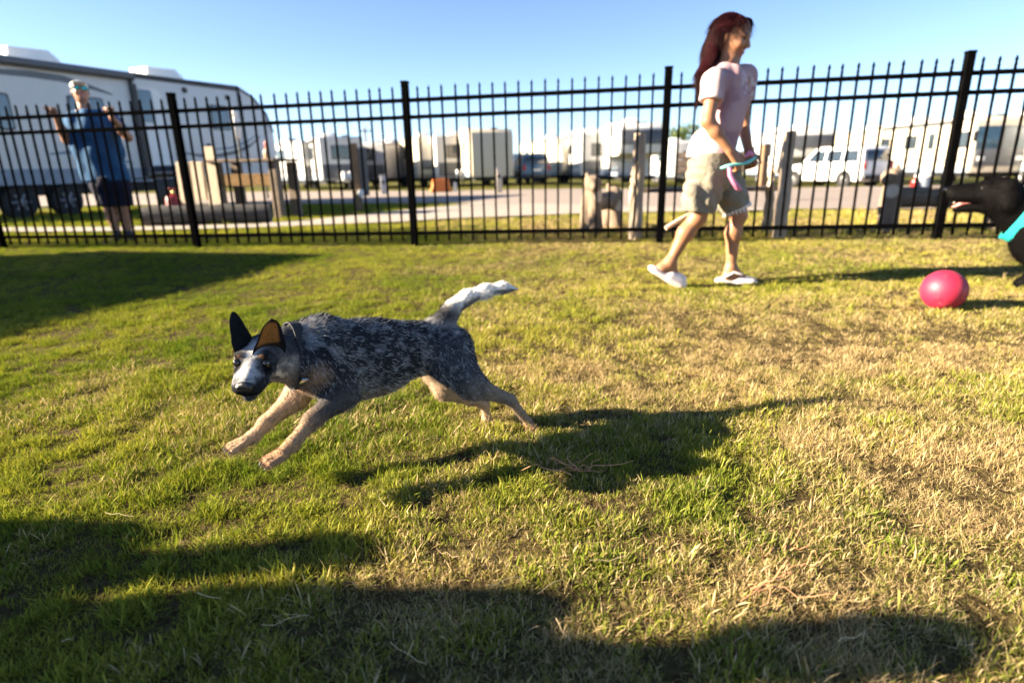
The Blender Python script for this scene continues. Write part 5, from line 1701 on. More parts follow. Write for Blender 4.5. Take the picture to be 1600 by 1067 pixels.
def rrect(m, x0, x1, z0, z1, y, th, r=.06, sgn=-1, seg=4):
    """rounded plate standing on a side wall at y, thickness th outward"""
    pts = []
    for cx, cz, a0 in ((x1 - r, z1 - r, 0), (x0 + r, z1 - r, 90), (x0 + r, z0 + r, 180), (x1 - r, z0 + r, 270)):
        for k in range(seg + 1):
            a = math.radians(a0 + 90 * k / seg); pts.append((cx + r * math.cos(a), cz + r * math.sin(a)))
    n = len(pts)
    vs = [(x, y - sgn * .004, z) for x, z in pts] + [(x, y + sgn * th, z) for x, z in pts]
    fs = [tuple(range(n)), tuple(range(n, 2 * n))] + [(i, (i + 1) % n, (i + 1) % n + n, i + n) for i in range(n)]
    return m.add(vs, fs)

def rv_window(root, x0, x1, z0, z1, y, sgn=-1, glass=None, r=.06):
    f = rrect(MB(), x0, x1, z0, z1, y, .014, r, sgn).build('window', M_TRIM, root)
    rrect(MB(), x0 + .035, x1 - .035, z0 + .035, z1 - .035, y + sgn * .012, .007, max(r - .02, .01), sgn).build('pane', glass or M_GLASS, f)
def end_window(root, xpos, y0, y1, z0, z1, sgn=1, glass=None, tilt=0.0):
    m = MB(); m.bevbox((xpos + sgn * .004, (y0 + y1) / 2, (z0 + z1) / 2), (.024, y1 - y0, z1 - z0), .01, Matrix.Rotation(tilt, 3, 'Y')); f = m.build('window', M_TRIM, root)
    m = MB(); m.bevbox((xpos + sgn * .014, (y0 + y1) / 2, (z0 + z1) / 2), (.016, y1 - y0 - .08, z1 - z0 - .08), .006, Matrix.Rotation(tilt, 3, 'Y')); m.build('pane', glass or M_GLASS, f)
def wheel(root, x, y, r, sgn=-1, w=.22, rim=None):
    m = MB(); m.lathe([(r * .55, -w / 2), (r * .92, -w / 2), (r, -w * .3), (r, w * .3), (r * .92, w / 2), (r * .55, w / 2)], (x, y, r), 'y', 28)
    t = m.build('wheel', M_TYRE, root, True, 35)
    m = MB(); m.lathe([(r * .58, -w * .44 * 1), (r * .62, sgn * w * .46), (r * .50, sgn * w * .40), (r * .20, sgn * w * .50), (r * .10, sgn * w * .52)], (x, y, r), 'y', 24)
    rm = m.build('rim', rim or M_RIM, t, True, 35)
    for k in range(6):
        a = 2 * math.pi * k / 6
        m = MB(); m.tube([(x + r * .15 * math.cos(a), y + sgn * w * .53, r + r * .15 * math.sin(a)), (x + r * .52 * math.cos(a), y + sgn * w * .49, r + r * .52 * math.sin(a))], [r * .10, r * .07], 6)
        m.build('spoke', rim or M_RIM, t, True, 40)
def roof_ac(root, x, z, s=1.0):
    poly = [(-.52 * s, 0), (-.54 * s, .10), (-.50 * s, .33), (.30 * s, .36), (.52 * s, .18), (.55 * s, 0)]
    me = bev_prism([(x + a, z + b) for a, b in poly], .72, .05, 'air_conditioner'); o = link('air_conditioner', me, M_WHITEP, root)
    for k in range(5):
        m = MB(); m.bevbox((x - .525 * s, 0, z + .10 + .045 * k), (.02, .52, .018), .004); m.build('louvre', M_SHELLG, o)

def trailer(label, loc, ang, L=7.5, W=2.45, H=3.2, z0=.55, nose='round', shell=None, wheels=(2.6, 3.5), windows=(), door=None, acs=(4.0,), stripes=True, awning=None,
            front=None, rear_win=True, cap=None, group='parked caravans and trailers', name='travel_trailer', skirt=True, cat='trailer', roofcol=None, zbase=None, wr=.34):
    z = zground(loc[0], loc[1]) if zbase is None else zbase
    root = empty(name, (loc[0], loc[1], z), ang, label, cat, group)
    shell = shell or M_SHELL
    y = -W / 2
    if nose == 'round':
        poly = [(0, z0), (0, H - .12), (.10, H), (L - .55, H), (L - .05, H - .22), (L + .40, H - .62), (L + .62, H - 1.15), (L + .66, z0 + .75), (L + .52, z0 + .25), (L + .25, z0)]
    elif nose == 'fifth':
        poly = [(0, z0), (0, H - .12), (.10, H), (L - .3, H), (L - .02, H - .25), (L + .12, H - .9), (L - .02, H - 1.55), (L - .25, H - 1.68), (L - 1.75, H - 1.70), (L - 1.9, H - 1.9), (L - 1.95, z0)]
    elif nose == 'bus':
        poly = [(0, z0), (0, H - .12), (.10, H), (L - .35, H), (L - .08, H - .20), (L, H - .8), (L + .03, z0 + .5), (L - .02, z0)]
    else:
        poly = [(0, z0), (0, H - .10), (.08, H), (L - .08, H), (L, H - .10), (L, z0)]
    body = link('shell', bev_prism(poly, W, .07, 'shell'), shell, root)
    # roof edge moulding both sides
    xe = L - (.55 if nose == 'round' else .3)
    for sg in (-1, 1):
        m = MB(); m.bevbox((xe / 2 + .05, sg * (W / 2 + .004), H - .10), (xe - .05, .03, .07), .01); m.build('roof_rail', M_TRIM, root)
    for (x0, x1, za, zb) in windows: rv_window(root, x0, x1, za, zb, y)
    if door:
        x0, x1 = door
        d = rrect(MB(), x0, x1, z0 + .06, z0 + 2.02, y, .022, .10).build('door', shell, root)
        rrect(MB(), x0 + .14, x1 - .14, z0 + 1.05, z0 + 1.78, y - .020, .010, .05).build('door_window', M_GLASS, d)
        m = MB(); m.bevbox((x1 - .08, y - .04, z0 + .98), (.05, .04, .12), .01); m.build('handle', M_TRIM, d)
    if stripes:
        rrect(MB(), .12, L - .4, z0 + .52, z0 + .60, y, .004, .02).build('stripe', M_STRIPE, root)
        rrect(MB(), .4, L - .2, z0 + .40, z0 + .45, y, .004, .02).build('stripe', M_STRIPE2, root)
    if skirt:
        m = MB(); m.bevbox((L / 2, y - .004, z0 + .10), (L - .3, .02, .22), .008); m.build('skirt', M_SKIRT, root)
    if awning:
        x0, x1 = awning
        m = MB(); m.tube([(x0, y - .09, H - .16), (x1, y - .09, H - .16)], .075, 14); a = m.build('awning_roll', M_STRIPE, root, True, 40)
        for x in (x0, x1):
            m = MB(); m.bevbox((x, y - .05, (H + z0) / 2), (.05, .06, H - z0 - .3), .01); m.build('awning_arm', M_TRIM, a)
    for x in acs: roof_ac(root, x, H - .003)
    for fx in (.18, .62, .86):
        m = MB(); m.bevbox((L * fx, .45, H + .05), (.38, .38, .13), .03); m.build('roof_vent', M_WHITEP if fx < .8 else M_TRIM, root, True, 40)
    for x in wheels:
        for sg in (-1, 1): wheel(root, x, sg * (W / 2 - .20), wr, sg)
    m = MB(); m.bevbox((L / 2, 0, z0 - .12), (L - .6, W * .8, .22), .02); m.build('chassis', M_CHASSIS, root)
    m = MB(); m.bevbox((L * .28, 0, z0 - .22), (.5, W * .7, .16), .02); m.build('holding_tank', M_CHASSIS, root)
    if rear_win:
        end_window(root, 0, -.55, .55, z0 + 1.2, z0 + 1.9, -1)
        for sg in (-1, 1):
            m = MB(); m.bevbox((-.012, sg * (W / 2 - .22), z0 + .75), (.03, .12, .28), .01); m.build('tail_light', M_RED, root)
    m = MB(); m.bevbox((-.08, 0, z0 - .06), (.12, W - .1, .14), .02); m.build('bumper', M_TRIM, root)
    if front == 'cap':
        # windows, and dark panels whose colour stands in for shade on the fronts
        if nose == 'fifth':
            m = MB(); m.bevbox((L + .075, 0, H - .72), (.05, W - .18, .75), .02, Matrix.Rotation(-.15, 3, 'Y')); m.build('nose_shade_panel', M_CAPG, root, True, 40)
            m = MB(); m.bevbox((L - 1.96, 0, (H - 1.9 + z0) / 2), (.03, W - .3, H - 1.95 - z0), .01); m.build('front_shade_panel', M_SHELLG, root)
        elif nose == 'bus':
            m = MB(); m.bevbox((L + .012, 0, H - .95), (.04, W - .16, 1.05), .02, Matrix.Rotation(-.04, 3, 'Y')); w = m.build('windscreen', M_BLUEGLASS, root, True, 40)
            m = MB(); m.bevbox((L + .035, 0, H - .95), (.03, .05, 1.0), .006, Matrix.Rotation(-.04, 3, 'Y')); m.build('divider', M_TRIM, w)
            m = MB(); m.bevbox((L + .045, 0, z0 + .62), (.05, W - .2, .72), .03); m.build('grille', M_CAPG, root, True, 40)
            for sg in (-1, 1):
                m = MB(); m.bevbox((L + .075, sg * (W / 2 - .38), z0 + .58), (.04, .34, .18), .02); m.build('headlight', M_WHITEP, root, True, 40)
                m = MB(); m.tube([(L - .05, sg * W / 2, H - .6), (L + .25, sg * (W / 2 + .16), H - .65)], .02, 6); a = m.build('mirror_arm', M_TRIM, root)
                m = MB(); m.bevbox((L + .25, sg * (W / 2 + .18), H - .85), (.07, .2, .42), .03); m.build('mirror', M_TRIM, a, True, 40)
        elif nose == 'round':
            m = MB(); m.bevbox((L + .655, 0, H - 1.65), (.05, W - .25, .55), .02, Matrix.Rotation(.06, 3, 'Y')); m.build('nose_shade_panel', M_CAPG, root, True, 40)
        else:
            m = MB(); m.bevbox((L + .006, 0, z0 + .45), (.03, W - .2, .8), .01); m.build('front_shade_panel', M_CAPG, root)
            end_window(root, L, -.6, .6, z0 + 1.1, z0 + 1.85, 1)
    if nose in ('round', 'box'):
        m = MB(); m.tube([(L - .2, -.7, z0 - .08), (L + 1.45, 0, z0 - .08)], .045, 8); m.build('tow_bar', M_CHASSIS, root, True, 40)
        m = MB(); m.tube([(L - .2, .7, z0 - .08), (L + 1.45, 0, z0 - .08)], .045, 8); m.build('tow_bar', M_CHASSIS, root, True, 40)
        for q in (-.16, .16):
            m = MB(); m.lathe([(.10, 0), (.14, .04), (.14, .38), (.08, .46), (.03, .47)], (L + .82, q, z0 - .02), 'z', 16); m.build('gas_bottle', M_WHITEP, root, True, 40)
        m = MB(); m.tube([(L + 1.25, 0, 0), (L + 1.25, 0, z0 + .15)], .035, 8); m.build('jack', M_CHASSIS, root, True, 40)
    return root

# ---- the large trailer on the left (its shaded kerb side faces the lawn)
RVD = np.array([.4150, .9098, 0]); RVA = np.array([-7.58, 17.90, 0.0])
RV_ANG = math.atan2(RVD[1], RVD[0]); RV_W = 2.5; RV_R = 8.2      # rear end is RV_R behind the black side stripe
rvn = np.array([RVD[1], -RVD[0], 0])
rear = RVA - RVD * RV_R - rvn * RV_W / 2
RZ = -0.125
big = trailer('large white travel trailer with grey swoosh and two roof air units on the left', (rear[0], rear[1]), RV_ANG, L=RV_R + .55, W=RV_W, H=3.175, z0=.68, nose='round', wheels=(RV_R - 5.9, RV_R - 4.98),
              windows=(), door=None, acs=(RV_R - 4.55, RV_R - 1.45), stripes=False, awning=None, rear_win=True, skirt=False, zbase=RZ, group=None)
def bx(s): return s + RV_R
yv = -RV_W / 2
rv_window(big, bx(-6.7), bx(-5.72), 1.75, 2.45, yv, glass=M_BLUEGLASS)
rv_window(big, bx(-4.62), bx(-3.85), 1.62, 2.52, yv, glass=M_BLUEGLASS)
rv_window(big, bx(-1.02), bx(-.42), 1.98, 2.62, yv, glass=M_BLUEGLASS)
d = rrect(MB(), bx(-3.10), bx(-2.32), .76, 2.92, yv, .025, .20).build('door', M_SHELL, big)
rrect(MB(), bx(-3.02), bx(-2.40), .84, 2.84, yv - .022, .006, .17).build('door_panel', M_WHITEP, d)
rrect(MB(), bx(-2.99), bx(-2.66), 2.06, 2.80, yv - .026, .012, .05).build('door_window', M_BLUEGLASS, d)
m = MB(); m.tube([(bx(-3.06), yv - .06, .9), (bx(-3.06), yv - .06, 2.9)], .03, 8); m.build('grab_rail', M_TRIM, d)
# awning cassette along the roof edge and its arms
m = MB(); m.tube([(bx(-8.0), yv - .10, 3.05), (bx(-3.1), yv - .10, 3.05)], .085, 16); aw = m.build('awning_roll', M_STRIPE, big, True, 40)
for s in (-7.9, -3.14):
    m = MB(); m.bevbox((bx(s), yv - .06, 1.9), (.07, .09, 2.2), .012); m.build('awning_arm', M_TRIM, aw)
# front corner moulding, bottom band, swooshes, marker lights, hatch
m = MB(); m.tube([(bx(0.0), yv - .012, 3.17), (bx(.02), yv - .014, 2.4), (bx(.05), yv - .014, 1.0)], .045, 8); m.build('corner_moulding', M_TRIM, big, True, 40)
m = MB(); m.tube([(bx(-3.1), yv - .01, 3.12), (bx(0), yv - .012, 3.15), (bx(.5), yv - .010, 2.93), (bx(.93), yv - .010, 2.52), (bx(1.13), yv - .010, 2.0)], .028, 8); m.build('front_moulding', M_TRIM, big, True, 40)
m = MB(); m.bevbox((bx(-5.6), yv - .004, .84), (5.1, .022, .32), .008); m.build('lower_band', M_SKIRT, big)
def swoosh(pts, th, name='swoosh', mt=None):
    """tapered decal plate along (s, z) points"""
    n = len(pts); up = []; lo = []
    for i, (s, z) in enumerate(pts):
        w = th * math.sin(math.pi * (i + .35) / (n - .3)) * .5 + .004
        up.append((bx(s), z + w)); lo.append((bx(s), z - w))
    poly = up + lo[::-1]
    k = len(poly); vs = [(x, yv + .004, z) for x, z in poly] + [(x, yv - .006, z) for x, z in poly]
    fs = [(i, i + 1, k - 2 - i, k - 1 - i) for i in range(n - 1)] + [(k + i, k + i + 1, k + k - 2 - i, k + k - 1 - i) for i in range(n - 1)]
    fs += [(i, (i + 1) % k, (i + 1) % k + k, i + k) for i in range(k)]
    MB().add(vs, fs).build(name, mt or M_STRIPE, big)
swoosh([(-6.6, 2.80), (-6.0, 2.83), (-5.2, 2.86), (-4.6, 2.84), (-4.1, 2.74), (-3.6, 2.62)], .13)
swoosh([(-2.1, 1.38), (-1.5, 1.30), (-.9, 1.31), (-.3, 1.42), (.2, 1.60), (.62, 1.88)], .10)
swoosh([(-1.2, 1.46), (-.5, 1.52), (.1, 1.70), (.5, 1.92)], .06, 'swoosh', M_STRIPE2)
swoosh([(-5.2, 1.30), (-4.6, 1.36), (-4.0, 1.28), (-3.4, 1.10)], .09, 'swoosh', M_STRIPE2)
for s, z in ((-1.70, 2.90), (-.38, 2.84), (-1.22, 1.55)):
    m = MB(); m.lathe([(.075, .0), (.07, -.03), (.03, -.045)], (bx(s), yv, z), 'y', 16); m.build('side_lamp', M_TRIM, big, True, 40)
m = MB(); m.bevbox((bx(-.9), yv - .008, 1.02), (.9, .016, .36), .01); m.build('hatch', M_SHELL, big)
for k in range(2):
    m = MB(); m.bevbox((bx(-2.7), yv - .22 - .12 * k, .58 - .22 * k), (.62, .24, .03), .008); m.build('step', M_TRIM, big)

# ---- a second trailer out of the picture on the left whose shadow lies on the lawn
trailer('white travel trailer parked beyond the left edge, shading the lawn', (-12.6, -1.6), math.radians(75), L=7.0, W=2.4, H=3.12, z0=.55, nose='box', windows=((1.2, 2.4, 1.7, 2.4), (4.2, 5.2, 1.7, 2.4)), door=(5.6, 6.3), acs=(5.2,), group='parked caravans and trailers')

# ---- rows of trailers beyond the road: noses toward the camera, left flank in the sun
def far_rv(px, Y, theta, label, L=7.5, W=2.45, H=3.3, **kw):
    """nearest bottom corner (between flank and nose) seen at pixel column px, forward distance Y"""
    q = at(px, 275, Y); vd = unit((-q[0], -q[1], 0))
    a = math.atan2(vd[1], vd[0]) + math.radians(theta)
    h = np.array([math.cos(a), math.sin(a), 0]); rt = np.array([h[1], -h[0], 0])
    c = np.array([q[0], q[1], 0]) - h * L - rt * W / 2          # rear centre
    zc = zground(q[0], q[1])
    return trailer(label, (c[0], c[1]), a, L=L, W=W, H=H * .94, zbase=zc, **kw)
WN = ((1.0, 2.0, 1.7, 2.4), (3.6, 5.0, 1.7, 2.4))
far_rv(478, 37, 25, 'white trailer partly hidden behind the large trailer\'s nose', H=3.0, nose='box', windows=WN, front='cap', acs=(3,))
far_rv(503, 34, 9, 'narrow white trailer with bright flank left of the brown post', H=3.05, nose='box', windows=WN, door=(5.6, 6.3), awning=(1.0, 5.4), front='cap', acs=(4,))
far_rv(548, 39, -28, 'grey sided trailer just right of the brown post', H=2.9, L=6.5, nose='box', shell=M_SHELLG, windows=WN, front='cap', acs=(3,), stripes=True)
far_rv(652, 37, 12, 'cream trailer between the grey trailer and a fence post', H=3.15, nose='round', shell=M_SHELLC, windows=WN, front='cap', acs=(4, ))
far_rv(683, 36, 14, 'white trailer standing behind the orange barrier', H=3.1, nose='box', windows=((5.6, 6.4, 1.7, 2.4),), front='cap', acs=())
far_rv(738, 34, 15, 'tall cream trailer with rounded front beside the orange barrier', L=8.5, H=3.3, nose='bus', shell=M_SHELLC, windows=((2.0, 2.6, 1.9, 2.5), (6.6, 7.1, 1.9, 2.5)), front='none', acs=(3.0,), wheels=(3.0, 3.9), skirt=True)
far_rv(872, 40, 24, 'low cream trailer at the left end of its row', L=7, H=3.05, nose='round', shell=M_SHELLC, windows=((1.0, 1.8, 1.6, 2.2),), acs=(3.0,))
far_rv(908, 37, 18, 'white trailer with small windows in the middle of its row', door=(3.2, 3.9), awning=(1.0, 5.0), L=7.5, H=3.2, nose='box', windows=((1.5, 1.9, 1.8, 2.5), (5.0, 5.35, 1.8, 2.4)), front='cap', acs=(2.5, 5))
far_rv(966, 33.5, 16, 'tall white fifth wheel trailer with overhanging dark nose', door=(5.4, 6.1), L=9.0, H=3.5, nose='fifth', windows=((7.6, 7.9, 2.6, 3.1), (2.0, 3.2, 1.8, 2.5)), front='cap', acs=(3.5, 7), wheels=(2.4, 3.3))
far_rv(1052, 46, 20, 'distant white trailer with blue windows right of the fifth wheel', H=3.3, nose='box', windows=WN, front='cap', acs=(4,))
far_rv(1232, 36, 22, 'white trailer with dark shaded front beside the white car', L=8, H=3.35, nose='fifth', windows=WN, front='cap', acs=(3, 6))
far_rv(1385, 37, 42, 'cream trailer parked behind the white car', L=8, H=3.35, nose='box', shell=M_SHELLC, windows=((1.5, 2.4, 1.7, 2.3),), acs=(5,), stripes=False)
far_rv(1512, 27, 38, 'beige motorhome with dark windscreen and roof awning', L=7.6, H=3.1, nose='bus', shell=M_SHELLC, windows=((1.0, 1.8, 1.65, 2.25), (3.0, 3.9, 1.65, 2.3), (6.3, 7.2, 1.6, 2.3)), door=(4.6, 5.3), acs=(2.0, 5.4), awning=(1.2, 6.2),
       front='cap', name='motorhome', cat='motorhome', wheels=(1.9, 6.2), wr=.40)
far_rv(1612, 26, 24, 'white trailer at the right edge of the picture', L=7, H=3.1, nose='box', windows=((2.0, 3.0, 1.6, 2.3),), acs=(3,), front='cap')

# ---- cars
def car(label, loc, ang, paint, group='cars parked by the road'):
    z = zground(loc[0], loc[1])
    root = empty('parked_car', (loc[0], loc[1], z), ang, label, 'car', group)
    W = 1.9
    # lower body with arched profile; heading +x
    poly = [(-2.35, .38), (-2.42, .70), (-2.36, 1.08), (1.05, 1.10), (1.55, 1.05), (2.25, .92), (2.45, .72), (2.42, .40), (2.1, .30)]
    arch = []
    for cx in (1.45, -1.45):
        arch += [(cx + .42 * math.cos(a), .36 + .42 * math.sin(a)) for a in np.linspace(-.10, math.pi + .10, 9)]
    poly = poly + [(p[0], max(p[1], .30)) for p in arch] + [(-2.2, .30)]
    link('body', bev_prism(poly, W, .05, 'body'), paint, root)
    tp = lambda zz: 1.0 - .16 * max(0, zz - 1.05) / .75
    cab = [(-2.34, 1.08), (-2.22, 1.72), (-2.0, 1.82), (.15, 1.84), (.42, 1.76), (1.18, 1.08)]
    link('cabin', bev_prism(cab, W - .06, .05, 'cabin', tp), paint, root)
    for sg in (-1, 1):
        for x0, x1, x2, x3 in ((-2.05, -1.25, -1.25, -1.98), (-1.15, -.32, -.32, -1.15), (-.22, .82, .36, -.22)):
            yy = lambda zz: sg * ((W - .06) / 2 * tp(zz) + .006)
            vs = [(x0, yy(1.16), 1.16), (x1, yy(1.16), 1.16), (x2, yy(1.66), 1.66), (x3, yy(1.66), 1.66)]
            vs2 = [(a, b - sg * .02, c) for a, b, c in vs]
            MB().add(vs + vs2, [(0, 1, 2, 3), (4, 5, 6, 7), (0, 1, 5, 4), (1, 2, 6, 5), (2, 3, 7, 6), (3, 0, 4, 7)]).build('side_window', M_GLASS, root)
        for x in (1.45, -1.45): wheel(root, x, sg * (W / 2 - .13), .36, sg, .24)
        m = MB(); m.bevbox((-2.385, sg * (W / 2 - .14), 1.0), (.06, .18, .34), .02); m.build('tail_light', M_RED, root, True, 40)
        m = MB(); m.bevbox((2.36, sg * (W / 2 - .24), .80), (.12, .34, .16), .03); m.build('headlight', M_WHITEP, root, True, 40)
        m = MB(); m.bevbox((.75, sg * (W / 2 + .09), 1.16), (.12, .16, .14), .03); m.build('wing_mirror', paint, root, True, 40)
        for x in (-.75, .32): m = MB(); m.bevbox((x, sg * (W / 2 + .012), .98), (.16, .03, .03), .008); m.build('door_handle', M_TRIM, root)
        m = MB(); m.tube([(-1.8, sg * .66, 1.86), (0, sg * .66, 1.87)], .022, 6); m.build('roof_rack_rail', M_TRIM, root)
    m = MB(); m.bevbox((-2.305, 0, 1.42), (.03, 1.44, .46), .01, Matrix.Rotation(.19, 3, 'Y')); m.build('rear_window', M_GLASS, root, True, 40)
    m = MB(); m.bevbox((.83, 0, 1.42), (.03, 1.46, .86), .01, Matrix.Rotation(-.83, 3, 'Y')); m.build('windscreen', M_GLASS, root, True, 40)
    m = MB(); m.bevbox((-2.42, 0, .48), (.14, W - .1, .22), .04); m.build('rear_bumper', M_TRIM, root, True, 40)
    m = MB(); m.bevbox((2.44, 0, .48), (.12, W - .1, .24), .04); m.build('front_bumper', M_TRIM, root, True, 40)
    m = MB(); m.bevbox((-2.43, 0, .86), (.02, .50, .13), .004); m.build('number_plate', M_WHITEP, root)
    return root
M_CARW = mat('white_car_paint', (.78, .78, .77), .25, var=.02, spec=.6)
M_CARB = mat('blue_car_paint', (.06, .13, .22), .25, var=.05, spec=.6)
M_CARG = mat('grey_car_paint', (.14, .16, .19), .25, var=.05, spec=.6)
def place_car(px, Y, theta, label, paint):
    q = at(px, 280, Y); vd = math.atan2(-q[1], -q[0])
    return car(label, (q[0], q[1]), vd + math.radians(theta), paint)
place_car(1300, 29.5, 180 + 48, 'white boxy car seen from the rear beyond the road', M_CARW)
place_car(818, 40, 200, 'small blue car parked between the two trailer rows', M_CARB)
place_car(1668, 25.5, 215, 'blue grey car at the right edge in front of the trailer', M_CARG)

# ---- small things along the road
def far_pt(px, Y):
    q = at(px, 275, Y); return np.array([q[0], q[1], zground(q[0], q[1])])
p = far_pt(688, 25)
ob = empty('orange_barrier', tuple(p), .3, 'orange plastic road barrier on the far verge', 'barrier')
link('shell', bev_prism([(-.45, 0), (-.45, .12), (-.38, .2), (-.30, .55), (.30, .55), (.38, .2), (.45, .12), (.45, 0)], .34, .04, 'shell'), M_ORANGE, ob)
m = MB(); m.bevbox((.55, -.2, .2), (.10, .10, .40), .02); m.build('end_post', M_WHITEP, ob)
M_POST = wood_mat('brown_post_wood', (.26, .17, .10), .6, 6, (6, 6, 1))
p = far_pt(556, 12.6)
po = empty('utility_post', tuple(p), .35, 'brown square wooden post with white meter on the shaded grass', 'post')
m = MB(); m.bevbox((0, 0, .66), (.15, .15, 1.36), .01); m.build('post', M_POST, po)
m = MB(); m.bevbox((.16, -.02, .78), (.16, .14, .95), .01); m.build('meter_box', M_CAPG, po)
m = MB(); m.lathe([(.05, .0), (.075, -.03), (.075, -.08), (.03, -.10)], (.06, -.09, .36), 'y', 16); m.build('meter', M_WHITEP, po, True, 40)
for px, Y, h, lb in ((779, 22, .85, 'pale power pedestal in front of the tall trailer'), (598, 24, .7, 'grey power pedestal on the far verge left of centre'), (1192, 20, 1.5, 'brown service post beside the log bench')):
    p = far_pt(px, Y)
    e = empty('power_pedestal', tuple(p), .2, lb, 'pedestal', 'service pedestals')
    m = MB(); m.bevbox((0, 0, h / 2), (.22, .18, h), .02); m.build('cabinet', M_SHELLC if 'pale' in lb else (M_POST if 'brown' in lb else M_SHELLG), e, True, 40)
    m = MB(); m.bevbox((0, 0, h + .02), (.27, .23, .05), .015); m.build('lid', M_SHELLG, e, True, 40)
    m = MB(); m.bevbox((0, -.095, h * .7), (.12, .012, .14), .004); m.build('socket_plate', M_TRIM, e)
p = far_pt(576, 60)
e = empty('utility_pole', tuple(p), .4, 'thin distant pole with crossarm rising above the grey trailer', 'pole')
m = MB(); m.tube([(0, 0, 0), (0, 0, 5.2)], [.14, .09], 10); m.build('pole', M_POST, e, True, 40)
m = MB(); m.bevbox((0, 0, 4.8), (1.2, .10, .12), .01); m.build('crossarm', M_POST, e)
p = far_pt(1444, 23.5)
e = empty('drinks_cooler', tuple(p), .5, 'white and grey drinks cooler in front of the motorhome', 'cooler')
m = MB(); m.lathe([(.22, 0), (.25, .03), (.27, .42)], n=20); m.build('tub', M_SKIRT, e, True, 40)
m = MB(); m.lathe([(.30, .41), (.31, .43), (.31, .50), (.24, .54)], n=20); m.build('lid', M_WHITEP, e, True, 40)
p = far_pt(1431, 23.4)
e = empty('fuel_can', tuple(p), .5, 'small red fuel can beside the drinks cooler', 'fuel can')
m = MB(); m.bevbox((0, 0, .16), (.26, .16, .30), .03); m.build('can', M_RED, e, True, 40)
m = MB(); m.tube([(-.08, 0, .30), (-.06, 0, .38), (.06, 0, .38), (.08, 0, .30)], .018, 8); m.build('handle', M_RED, e, True, 40)

# ---- far trees
def leaf_mat(name, a, b):
    m, nt, bs = new_mat(name)
    oi = nt.nodes.new('ShaderNodeNewGeometry'); rp = nt.nodes.new('ShaderNodeValToRGB')
    rp.color_ramp.elements[0].color = (*a, 1); rp.color_ramp.elements[1].color = (*b, 1)
    nt.links.new(oi.outputs['Random Per Island'], rp.inputs['Fac']); nt.links.new(rp.outputs['Color'], bs.inputs['Base Color'])
    bs.inputs['Roughness'].default_value = .6
    tr = nt.nodes.new('ShaderNodeBsdfTranslucent'); nt.links.new(rp.outputs['Color'], tr.inputs['Color'])
    ms = nt.nodes.new('ShaderNodeMixShader'); ms.inputs[0].default_value = .3
    nt.links.new(bs.outputs[0], ms.inputs[1]); nt.links.new(tr.outputs[0], ms.inputs[2]); nt.links.new(ms.outputs[0], nt.nodes['Material Output'].inputs['Surface'])
    return m
M_LEAF = leaf_mat('tree_leaves', (.05, .09, .015), (.13, .17, .03))
M_BARK = wood_mat('tree_bark', (.14, .11, .08), .5, 6, (6, 6, 1))
def tree(px, Y, h, r, label, seed):
    p = far_pt(px, Y); rng = np.random.default_rng(seed)
    root = empty('tree', tuple(p), 0, label, 'tree', 'trees beyond the trailers')
    m = MB(); m.tube([(0, 0, -.2), (.1, 0, h * .25), (.05, .1, h * .55), (0, 0, h * .8)], [.22, .17, .11, .04], 8)
    for k in range(6):
        a = rng.uniform(0, 6.28); z = h * rng.uniform(.35, .6)
        m.tube([(.05, .05, z), (r * .4 * math.cos(a), r * .4 * math.sin(a), z + h * .12), (r * .75 * math.cos(a), r * .75 * math.sin(a), z + h * .2)], [.09, .05, .02], 6)
    m.build('trunk', M_BARK, root, True, 50)
    cl = []
    for k in range(26):
        v = rng.normal(size=3); v /= np.linalg.norm(v); q = v * rng.uniform(.35, 1.0) * np.array([r, r, h * .30]) + np.array([0, 0, h * .66]); cl.append((q, rng.uniform(.25, .5) * r))
    V = []; F = []
    for k in range(2600):
        q, cr = cl[rng.integers(len(cl))]; v = rng.normal(size=3); v /= np.linalg.norm(v); c = q + v * cr * rng.uniform(.5, 1.0)
        a = rng.normal(size=3); a /= np.linalg.norm(a); b = np.cross(a, rng.normal(size=3)); b /= np.linalg.norm(b); s = rng.uniform(.07, .16)
        n = len(V); V += [c - a * s, c + b * s * .6, c + a * s, c - b * s * .6]; F.append((n, n + 1, n + 2, n + 3))
    link('crown', np_mesh('crown', V, F), M_LEAF, root)
tree(1068, 62, 5.6, 2.6, 'round green tree above the trailers beside the walking woman', 3)
tree(846, 75, 4.0, 2.4, 'low distant tree between the two trailer rows', 5)
tree(612, 80, 4.5, 2.2, 'faint distant tree behind the grey trailer', 6)

